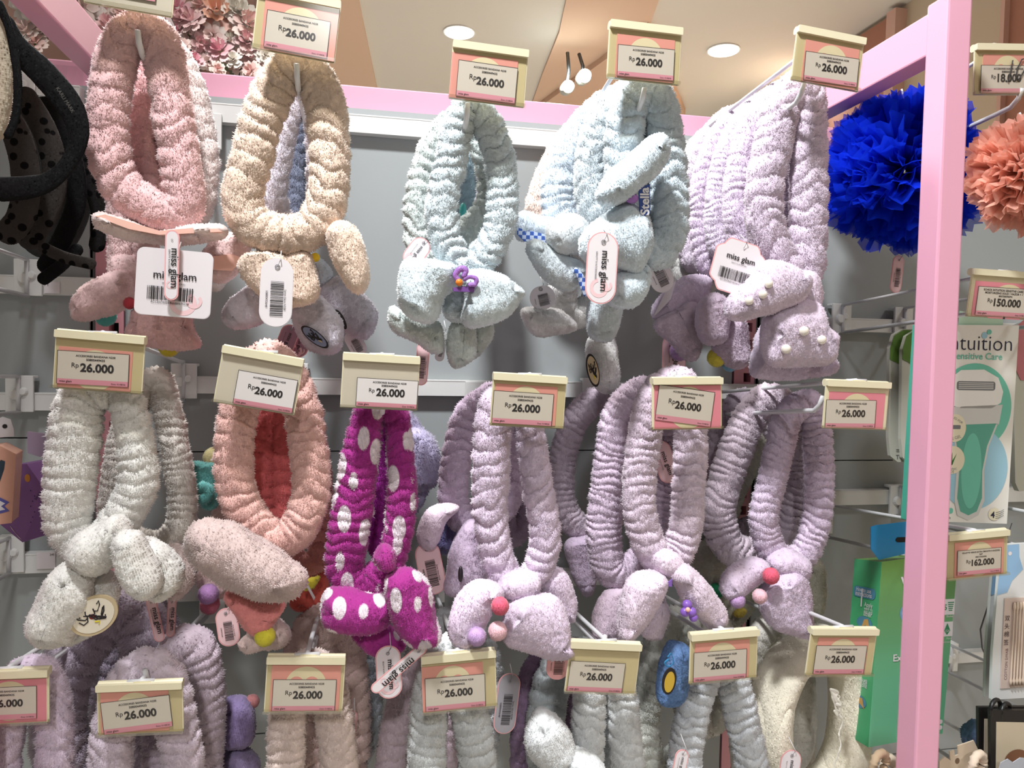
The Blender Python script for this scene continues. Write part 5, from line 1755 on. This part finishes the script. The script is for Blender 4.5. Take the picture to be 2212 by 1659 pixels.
# ------------------------------------------------------------------ razor boxes and packs
m_white = ink('white_card', (240, 238, 230), 0.35)
m_teal = ink('teal_card', (84, 184, 160), 0.4)
t = thing('razor_box', P(2080, 1118, 0.80), 'white razor box with a teal razor pictured on it, right of the pink post', 'box')
g = Px(2082, 915, 0.80, yaw=-4)
mb = MB()
g.slab(mb, [(1976, 720), (2193, 716), (2187, 1118), (1968, 1110)], -0.012, 0, 0, 1)
mb.build('carton', [m_white, m_teal], t, bevel=0.0008)
mb = MB()
g.slab(mb, [(2066, 690), (2090, 694), (2094, 684), (2130, 682), (2134, 692), (2160, 694), (2162, 720), (2064, 722)], -0.004, -0.003)
mb.build('hang_tab', [ink('pale_green_tab', (196, 226, 204), 0.4)], t)
mb = MB()
z = 0.0004
navy, tealt, tmid, tdk, blue, pale, cream_, grn, greyp, silver = range(10)
PM = [ink('navy_print', (28, 30, 60)), ink('mint_print', (120, 200, 180)), ink('teal_print', (116, 200, 176)), ink('deep_teal', (96, 172, 152)), ink('sky_print', (160, 204, 222)), ink('pale_grey_print', (214, 214, 210)),
      ink('cream_badge', (236, 228, 200)), ink('aloe_green', (60, 120, 60)), ink('grey_print2', (120, 122, 126)), ink('white_print2', (244, 243, 238), 0.3)]
g.write(mb, 'intuition', 2036, 768, 143, z, navy, -0.012)
g.poly(mb, disc(2118, 738, 6.5), z + 0.0001, blue)
g.poly(mb, disc(2128, 731, 5), z + 0.0002, tealt)
g.write(mb, 'Sensitive Care', 2051, 786, 108, z, tealt, 0.012)
g.poly(mb, disc(2102, 882, 82, 88, 60), z, tmid)
g.poly(mb, disc(2108, 1005, 74, 84, 60), z + 0.0001, blue)
# razor picture
g.poly(mb, [(2054, 820), (2070, 808), (2120, 806), (2152, 822), (2164, 850), (2160, 872), (2140, 884), (2070, 884), (2048, 876)], z + 0.0003, silver)
g.poly(mb, rr(2062, 830, 2146, 848, 5), z + 0.0004, greyp)
for k in range(4):
    g.poly(mb, rr(2066, 832.5 + 3.6 * k, 2142, 834.2 + 3.6 * k), z + 0.0005, pale)
g.poly(mb, [(2050, 882), (2164, 876), (2158, 916), (2056, 918)], z + 0.0003, pale)
g.poly(mb, [(2056, 918), (2156, 914), (2138, 960), (2130, 1010), (2134, 1070), (2122, 1100), (2100, 1110), (2076, 1100), (2068, 1070), (2070, 1000), (2062, 950)], z + 0.0003, pale)
g.poly(mb, [(2060, 918), (2152, 914), (2134, 960), (2126, 1010), (2128, 1065), (2118, 1092), (2100, 1100), (2082, 1092), (2074, 1065), (2076, 1000), (2066, 950)], z + 0.0004, tdk)
g.poly(mb, disc(2102, 1010, 22, 76, 40), z + 0.0005, tmid)
g.poly(mb, disc(2062, 924, 24, 28, 40), z + 0.0006, cream_)
g.write(mb, 'ED FOR', 2058, 905, 22, z + 0.0007, greyp, rot=30)
g.write(mb, 'VE GEL', 2052, 950, 26, z + 0.0007, greyp, rot=-16)
g.poly(mb, rr(2050, 918, 2074, 926, 2), z + 0.0007, greyp)
g.poly(mb, disc(2060, 988, 26, 28, 40), z + 0.0006, cream_)
for k in (-40, -18, 4, 26):
    a = math.radians(k)
    g.poly(mb, [(2054, 998), (2060, 998), (2057 + 26 * math.sin(a), 998 - 26 * math.cos(a))], z + 0.0007, grn)
g.write(mb, 'ORGANIC', 2042, 1008, 28, z + 0.0007, greyp)
g.write(mb, 'ALOE', 2046, 1014, 18, z + 0.0007, greyp)
g.poly(mb, disc(2157, 1098, 13), z + 0.0003, cream_)
g.write(mb, '4', 2149, 1105, 9, z + 0.0005, navy, 0.03)
for k in range(4):
    g.poly(mb, [(2160, 1094 + 4 * k), (2170, 1092 + 4 * k), (2178, 1088 + 4 * k), (2178, 1089 + 4 * k), (2170, 1093.2 + 4 * k), (2160, 1095.2 + 4 * k)], z + 0.0005, greyp)
g.poly(mb, rr(2046, 1085, 2066, 1096, 4), z + 0.0003, tmid)
g.write(mb, '0.30/8g', 2046, 1106, 16, z + 0.0003, greyp)
mb.build('print', PM, t)

t = thing('razor_box', P(1945, 1595, 0.80), 'tall green razor box with a blue hanger, behind the pink post', 'box')
g = Px(1980, 1410, 0.79)
mb = MB()
pts = [(1893, 1224), (2066, 1206), (2048, 1580), (1880, 1595)]
s0 = [g.fr(*q) for q in g.p(pts)]
back = [P(1846, 1207, 0.855), P(2030, 1195, 0.855), P(2012, 1570, 0.855), P(1842, 1580, 0.855)]
back[3] = back[0] + (s0[3] - s0[0])
back[2] = back[1] + (s0[2] - s0[1])
mb.add(s0 + back, [(0, 1, 2, 3)], 0)
mb.add(s0 + back, [(4, 0, 3, 7)], 1)
mb.add(s0 + back, [(1, 5, 6, 2), (0, 4, 5, 1), (3, 2, 6, 7), (5, 4, 7, 6)], 0)
mg = ink('green_gradient_card', (84, 176, 128), 0.4)
nt = mg.node_tree
tc, gr, rp = nt.nodes.new('ShaderNodeTexCoord'), nt.nodes.new('ShaderNodeSeparateXYZ'), nt.nodes.new('ShaderNodeValToRGB')
rp.color_ramp.elements[0].color = (*lin((110, 190, 150)), 1)
rp.color_ramp.elements[1].color = (*lin((112, 156, 70)), 1)
rp.color_ramp.elements[0].position = 0.35
nt.links.new(tc.outputs['Generated'], gr.inputs[0])
nt.links.new(gr.outputs['Z'], rp.inputs[0])
nt.links.new(rp.outputs[0], nt.nodes['Principled BSDF'].inputs['Base Color'])
mb.build('carton', [mg, ink('side_green_card', (76, 178, 122), 0.35)], t, bevel=0.0008)
mb = MB()
g.slab(mb, [(1872, 1156), (1882, 1153), (2040, 1140), (2040, 1196), (1893, 1222), (1874, 1200)], -0.006, -0.005)
g.poly(mb, rr(1928, 1178, 1968, 1188, 5), -0.0046, 1)
mb.build('hanger', [ink('bright_blue_card', (42, 150, 214), 0.35), m_dark], t)
mb = MB()
g.write(mb, 'Venus', 1936, 1282, 96, 0.0006, 0, 0.01)
g.poly(mb, disc(1964, 1328, 26, 24), 0.0004, 2)
g.poly(mb, disc(1964, 1328, 22, 20), 0.0006, 0)
g.write(mb, 'Extra Smooth', 1927, 1424, 108, 0.0006, 0, 0.02)
VM = [ink('white_print', (240, 240, 236)), ink('box_green_print', (60, 140, 96)), ink('ring_blue', (120, 170, 210))]
mb.build('print', VM, t)
mb = MB()
g.poly(mb, rr(2036, 1304, 2062, 1336), 0.0005, 0)
g.write(mb, '5', 2037, 1326, 7, 0.0008, 1, 0.02)
for k in range(5):
    g.poly(mb, rr(2046 + k * 0.6, 1310 + 4 * k, 2060 - k * 0.8, 1312 + 4 * k), 0.0008, 1)
g.write(mb, 'Blades', 2044, 1341, 15, 0.0008, 0)
g.poly(mb, rr(2034, 1350, 2060, 1380), 0.0005, 0)
g.poly(mb, [(2047, 1353), (2054, 1368), (2047, 1377), (2040, 1368)], 0.0008, 1)
g.write(mb, '15X', 2042, 1371, 11, 0.001, 0)
g.write(mb, 'More', 2046, 1386, 12, 0.0008, 0)
g.write(mb, 'ointments', 2036, 1393, 22, 0.0008, 0)
mb.build('icon_print', VM, t)
mb = MB()
for y in (1550, 1562):
    g.poly(mb, rr(2030, y, 2046, y + 9, 4), 0.0006, 0)
mb.build('oval_print', VM, t)
sx = (s0[0] - back[0]) / np.linalg.norm(s0[0] - back[0])
sf = Flat(back[0], sx, (back[3] - back[0]) / np.linalg.norm(back[3] - back[0]))
sf.z = np.cross(sx, sf.y)
if sf.z[0] > 0:
    sf.z = -sf.z
Ls = np.linalg.norm(s0[0] - back[0])
Hs = np.linalg.norm(back[3] - back[0])
mb = MB()
poly(mb, sf, rect(Ls * 0.06, Hs * 0.15, Ls * 0.88, Hs * 0.21, Hs * 0.028), 0.0006, 1)
write(mb, sf, 'How to use', Ls * 0.18, Hs * 0.178, width=Ls * 0.55, z=0.001, bold=0.01)
write(mb, sf, 'instructions', Ls * 0.16, Hs * 0.202, width=Ls * 0.6, z=0.001, bold=0.01)
write(mb, sf, '1', Ls * 0.38, Hs * 0.26, width=Ls * 0.05, z=0.001)
for k, s in enumerate(('Apply', 'water to', 'skin and', 'lather')):
    write(mb, sf, s, Ls * 0.52, Hs * (0.255 + 0.017 * k), width=Ls * 0.3, z=0.001)
for yy, k in ((0.345, 0), (0.78, 1)):
    poly(mb, sf, disc(Ls * 0.55, Hs * yy, Ls * 0.28, Hs * 0.035), 0.0005, 1)
    poly(mb, sf, [(Ls * 0.45, Hs * (yy + 0.035)), (Ls * 0.55, Hs * (yy - 0.02)), (Ls * 0.68, Hs * (yy - 0.025)), (Ls * 0.78, Hs * (yy + 0.03)), (Ls * 0.6, Hs * (yy + 0.01))], 0.0008, 2)
for k, s in enumerate(('Glide with', 'gentle', 'stroke')):
    write(mb, sf, s, Ls * 0.5, Hs * (0.66 + 0.017 * k), width=Ls * 0.32, z=0.001)
mb.build('side_print', [ink('white_print', (0, 0, 0)), ink('badge_blue', (80, 140, 170)), ink('tan_print', (206, 160, 90))], t)

# green-topped clear packs
for k, (x, lab) in enumerate(((0, 'clear blister pack with a green top, left of two behind the pink post'), (27, 'clear blister pack with a green top, right of two behind the pink post'))):
    t = thing('blister_pack', P(1940 + x, 990, 0.93 - 0.012 * k), lab, 'blister pack', 'green-topped clear packs')
    g = Px(1940 + x, 860, 0.93 - 0.012 * k)
    out = [(1916, 760), (1924, 732), (1945, 720), (1990, 720), (1990, 990), (1945, 990), (1928, 978), (1922, 940)]
    out = [(a + x, b + (3 if k else 0)) for a, b in out]
    mb = MB()
    g.slab(mb, out, -0.006, 0)
    mb.build('tray', [ink('frosted_pack', (196, 196, 184), 0.25)], t, bevel=0.001)
    mb = MB()
    g.slab(mb, [(1917 + x, 782), (1917 + x, 760), (1925 + x, 734), (1945 + x, 722), (1990 + x, 722), (1990 + x, 800), (1950 + x, 798), (1932 + x, 788)], 0.0002, 0.001)
    mb.build('header', [ink('leaf_green_card', (96, 134, 56), 0.4)], t)
    mb = MB()
    g.write(mb, 'TOUCH', 1940 + x, 984, 44, 0.0006, 0)
    g.poly(mb, rr(1940 + x, 964, 1985 + x, 965.5), 0.0005, 0)
    g.poly(mb, rr(1940 + x, 968, 1985 + x, 969), 0.0005, 0)
    g.poly(mb, [(1950 + x, 920), (1956 + x, 940), (1952 + x, 952), (1948 + x, 940)], 0.0005, 1)
    mb.build('print', [ink('grey_print3', (90, 92, 88)), ink('leaf_green_card', (0, 0, 0))], t)

# pink topped pack at the far right
t = thing('blister_pack', P(2215, 1040, 0.86), 'clear blister pack with a dusty rose top at the right edge', 'blister pack')
g = Px(2215, 880, 0.86)
mb = MB()
g.slab(mb, [(2180, 720), (2240, 700), (2280, 710), (2280, 1040), (2210, 1048), (2200, 1030), (2190, 900)], -0.008, 0)
mb.build('tray', [ink('frosted_pack', (0, 0, 0))], t, bevel=0.001)
mb = MB()
g.slab(mb, [(2180, 724), (2200, 708), (2240, 700), (2280, 710), (2280, 830), (2200, 826), (2184, 800)], 0.0002, 0.001)
mb.build('header', [ink('rose_header', (196, 120, 128), 0.35)], t)

# cotton swab packs
for k, (dx, lab) in enumerate(((0, 'front white and pale blue bag of cotton swabs at the right edge'), (-14, 'second white and blue bag of cotton swabs just behind the front one'))):
    t = thing('swab_pack', P(2180 + dx, 1525 - 8 * k, 0.76 + 0.02 * k), lab, 'cotton swab pack', 'bags of cotton swabs')
    g = Px(2190 + dx, 1360, 0.76 + 0.02 * k)
    mb = MB()
    d = dx
    g.slab(mb, [(2152 + d, 1190), (2300 + d, 1188), (2300 + d, 1500), (2146 + d, 1498 - 5 * k), (2144 + d, 1400)], -0.004, 0.0, 0)
    mb.build('bag', [ink('white_film', (226, 228, 228), 0.3)], t, bevel=0.001)
    mb = MB()
    g.poly(mb, [(2152 + d, 1192), (2192 + d, 1190), (2194 + d, 1215), (2204 + d, 1240), (2180 + d, 1262), (2170 + d, 1285), (2147 + d, 1290)], 0.0004, 0)
    g.poly(mb, disc(2172 + d, 1208, 4), 0.0006, 1)
    mb.build('print', [ink('cloud_blue', (150, 190, 226)), ink('white_print', (0, 0, 0))], t)
    if k == 0:
        mb = MB()
        g.slab(mb, rr(2164, 1296, 2300, 1476), 0.0002, 0.0012, 0)
        mb.build('clear_window', [ink('window_card', (214, 196, 186), 0.25)], t)
        sw = MB()
        for q in range(9):
            x = 2184 + q * 7
            a, b = g.fr(*g.p([(x, 1304)])[0], 0.003), g.fr(*g.p([(x, 1470)])[0], 0.003)
            sw.tube([a, a + (b - a) * 0.06, a + (b - a) * 0.1, a + (b - a) * 0.9, a + (b - a) * 0.94, b], [0.0013, 0.0018, 0.0009, 0.0009, 0.0018, 0.0013], 8)
        o = sw.build('swab_print', [ink('swab_tan', (226, 206, 186), 0.6)], t, smooth=True)
        mb = MB()
        for q, s in enumerate(('双', '头', '棉', '签')):
            g.write(mb, s, 2166, 1340 + 16 * q, 11, 0.0016, 0)
        g.write(mb, 'COTTON SWAB', 2177, 1458, 62, 0.0016, 1, rot=-90)
        mb.build('lettering', [ink('dark_plum', (70, 50, 56)), ink('grey_plum', (140, 110, 112))], t)

# photo-frame style cards and card clips at the bottom right
for k, (dx, dy, Y, lab) in enumerate(((0, 0, 0.70, 'black bordered beige card hanging by black rings at the bottom right corner'), (-26, -6, 0.72, 'second black bordered card behind the one with rings'))):
    t = thing('bordered_card', P(2180 + dx, 1640, Y), lab, 'card', 'black bordered cards')
    g = Px(2180 + dx, 1600, Y)
    mb = MB()
    g.slab(mb, [(2134 + dx, 1536 + dy), (2300, 1548 + dy), (2300, 1740), (2146 + dx, 1740)], -0.004, 0)
    mb.build('board', [ink('black_card', (26, 24, 24), 0.5)], t)
    mb = MB()
    g.slab(mb, [(2148 + dx, 1560 + dy), (2300, 1574 + dy), (2300, 1740), (2156 + dx, 1740)], 0.0, 0.0006)
    g.poly(mb, disc(2198 + dx, 1640, 28, 22), 0.0009, 1)
    g.write(mb, 'x', 2158 + dx, 1654, 10, 0.0009, 2, 0.02)
    mb.build('inlay', [ink('beige_paper', (198, 184, 160), 0.7), ink('brown_print', (120, 80, 56)), m_ink], t)
for k, (x, y, lab) in enumerate(((2150, 1532, 'black ring loop on the wire, left of two'), (2172, 1540, 'black ring loop on the wire, right of two'))):
    c = P(x, y, 0.705)
    pts = [c + 0.011 * np.array([math.cos(a) * 0.9, math.cos(a) * 0.3, math.sin(a)]) for a in np.linspace(0, 2 * math.pi, 24)]
    tag(MB().tube(pts, 0.0024, 10).build('ring_loop', ink('black_rubber', (20, 20, 22), 0.4), smooth=True), lab, 'ring', 'black rings on the wire')
t = thing('clip_card', P(2075, 1640, 0.72), 'beige card with punched tabs on the wire at the bottom, right of the post', 'card')
g = Px(2075, 1630, 0.72)
mb = MB()
g.slab(mb, [(2028, 1640), (2040, 1632), (2053, 1640), (2050, 1622), (2060, 1620), (2062, 1632), (2070, 1630), (2068, 1612), (2104, 1604), (2124, 1640), (2126, 1700), (2030, 1700)], -0.0015, 0)
g.poly(mb, disc(2068, 1642, 5, 6), 0.0003, 1)
mb.build('card', [ink('sand_card', (216, 196, 172), 0.6), ink('brown_hole', (120, 96, 76))], t)
for k, (x, y, lab) in enumerate(((2112, 1652, 'cream scrunchie ring on the bottom right wire, before the beige card'), (1900, 1650, 'tan scrunchie ring at the bottom edge left of the pink post'), (1918, 1660, 'pale scrunchie ring at the bottom edge, touching the tan one'))):
    c = P(x, y, 0.70 + 0.02 * k)
    pts = [c + 0.012 * np.array([math.cos(a), math.cos(a) * 0.4, math.sin(a)]) for a in np.linspace(0, 2 * math.pi, 28)]
    tag(MB().tube(pts, [0.0045 + 0.0008 * math.sin(9 * q) for q in range(28)], 12).build('scrunchie', ink('scrunchie_%d' % k, [(230, 210, 190), (190, 166, 136), (220, 204, 184)][k], 0.8), smooth=True), lab, 'scrunchie')
t = thing('cloud_card', P(2190, 1680, 0.68), 'grey scalloped card at the bottom right corner', 'card')
g = Px(2190, 1660, 0.68)
mb = MB()
g.slab(mb, [(2156, 1660), (2160, 1646), (2176, 1640), (2188, 1648), (2204, 1640), (2240, 1646), (2240, 1720), (2156, 1720)], -0.001, 0)
mb.build('card', [ink('cloud_grey', (176, 180, 190), 0.5)], t)
o = plush_pad('blue_sponge', [(2086, 1600), (2100, 1570), (2122, 1560), (2128, 1600), (2124, 1640), (2100, 1650)], 0.80, 0.03, ink('sponge_blue', (120, 146, 190), 0.9))
tag(o, 'pale blue soft sponge behind the black bordered cards', 'sponge')
cpts = [P(2186, 1130, 0.9), P(2176, 1160, 0.9), P(2150, 1260, 0.9), P(2118, 1360, 0.9), P(2122, 1400, 0.9), P(2132, 1425, 0.9)]
tag(MB().tube(cpts, [0.0006, 0.0008, 0.0010, 0.0012, 0.0012, 0.0008], 8).build('grey_cord', ink('cord_grey', (110, 108, 112), 0.4), smooth=True), 'thin grey cord hanging between the pink post and swab bags', 'cord')

# ------------------------------------------------------------------ flower garland above the shelf
PINKS = [((246, 186, 180), (252, 226, 218)), ((248, 212, 206), (252, 240, 232)), ((240, 150, 170), (250, 206, 212)), ((246, 238, 222), (252, 248, 240)), ((232, 166, 172), (246, 210, 208)), ((250, 176, 146), (252, 196, 196))]
m_leaf = [mat('leaf_green', (52, 84, 52), 0.6), mat('leaf_light', (128, 152, 88), 0.6), mat('leaf_grey', (150, 166, 140), 0.7)]
PET = {}


def petal_mats(k):
    a, b = [255 * (np.array(c) / 255) ** 0.6 for c in PINKS[k]]
    return [mat('petal_heart_%d' % k, a, 0.7), mat('petal_%d' % k, tuple((np.array(a) + np.array(b)) / 2), 0.7), mat('petal_rim_%d' % k, b, 0.7)]


def rose_mesh(R, seed):
    rg = random.Random(seed)
    mb = MB()
    for ring, (cnt, r, lift, open_) in enumerate(((3, 0.28, 0.55, 0.1), (5, 0.52, 0.42, 0.35), (6, 0.8, 0.25, 0.75), (7, 1.0, 0.08, 1.1))):
        for k in range(cnt):
            a0 = 2 * math.pi * (k + rg.random() * 0.4) / cnt + ring
            rows = []
            n = 5
            for i in range(n):
                v = i / (n - 1)
                for j in range(n):
                    u = j / (n - 1) * 2 - 1
                    wdt = math.sin(math.pi * (0.25 + 0.6 * v)) * 0.9
                    a = a0 + u * wdt * math.pi / cnt * 1.1
                    rad = R * r * (0.25 + 0.75 * v ** 0.8) * (1 + 0.06 * math.sin(5 * u + k))
                    h = R * (lift * v * (1.4 - open_ * v) + 0.1 * v * u * u * (1 - open_))
                    rows.append((rad * math.cos(a), -h - R * 0.1 * (3 - ring), rad * math.sin(a)))
            mb.add(rows, [(i * n + j, i * n + j + 1, (i + 1) * n + j + 1, (i + 1) * n + j) for i in range(n - 1) for j in range(n - 1)], min(2, max(0, ring - 1)))
    return mb


rg = random.Random(21)
gar = thing('flower_garland', P(330, 80, 2.2), 'garland of pink and cream artificial roses on the wall above the shelf', 'flower garland')
spots = [(72, 8, 34), (95, 32, 26), (130, 10, 30), (150, 38, 30), (178, 14, 34), (190, 62, 24), (165, 62, 28), (210, 30, 26), (215, 88, 18), (232, 60, 22), (60, 70, 20), (78, 95, 18), (96, 70, 16),
         (385, 20, 24), (398, 44, 20), (418, 48, 22), (470, 30, 38), (440, 12, 22), (520, 30, 24), (532, 55, 26), (505, 20, 18), (408, 78, 16), (440, 62, 18), (462, 75, 20), (434, 92, 18), (478, 112, 22), (505, 130, 14),
         (450, 132, 16), (420, 132, 16), (548, 128, 22), (560, 100, 20), (535, 92, 22), (395, 100, 14), (380, 70, 18), (500, 90, 16), (520, 150, 14), (470, 150, 12), (545, 155, 16), (572, 120, 16), (355, 10, 24), (345, 40, 20), (300, 20, 26), (268, 30, 22)]
for k, (x, y, r) in enumerate(spots):
    c = P(x, y, 2.12 + 0.05 * rg.random())
    R = r * 1.5 * mpp(x, y, 2.15)
    mb = rose_mesh(R, k)
    kk = 5 if (x, y) == (470, 30) else rg.choice([0, 0, 1, 1, 2, 3, 3, 4])
    A = np.array(Matrix.Rotation(rg.uniform(-0.5, 0.5), 3, 'X') @ Matrix.Rotation(rg.uniform(-0.5, 0.5), 3, 'Z'))
    mb.v = [np.asarray(v) @ A.T + c for v in mb.v]
    mb.build('rose', petal_mats(kk), gar, smooth=True)
for k in range(90):
    x, y = rg.choice(spots)[:2]
    x, y = x + rg.uniform(-38, 38), y + rg.uniform(-30, 38)
    if y > 168 or 235 < x < 345 and y > 60:
        continue
    c = P(x, y, 2.19)
    L = rg.uniform(0.02, 0.045)
    a = rg.uniform(0, 6.28)
    d = np.array([math.cos(a), -0.3, math.sin(a)])
    s = np.array([-math.sin(a), 0.1, math.cos(a)])
    V = [c, c + d * L * 0.4 + s * L * 0.28 + np.array([0, -0.004, 0]), c + d * L, c + d * L * 0.4 - s * L * 0.28 + np.array([0, -0.004, 0]), c + d * L * 0.5 + np.array([0, 0.006, 0])]
    MB().add(V, [(0, 1, 4), (1, 2, 4), (2, 3, 4), (3, 0, 4)]).build('leaf', rg.choice(m_leaf), gar, smooth=True)
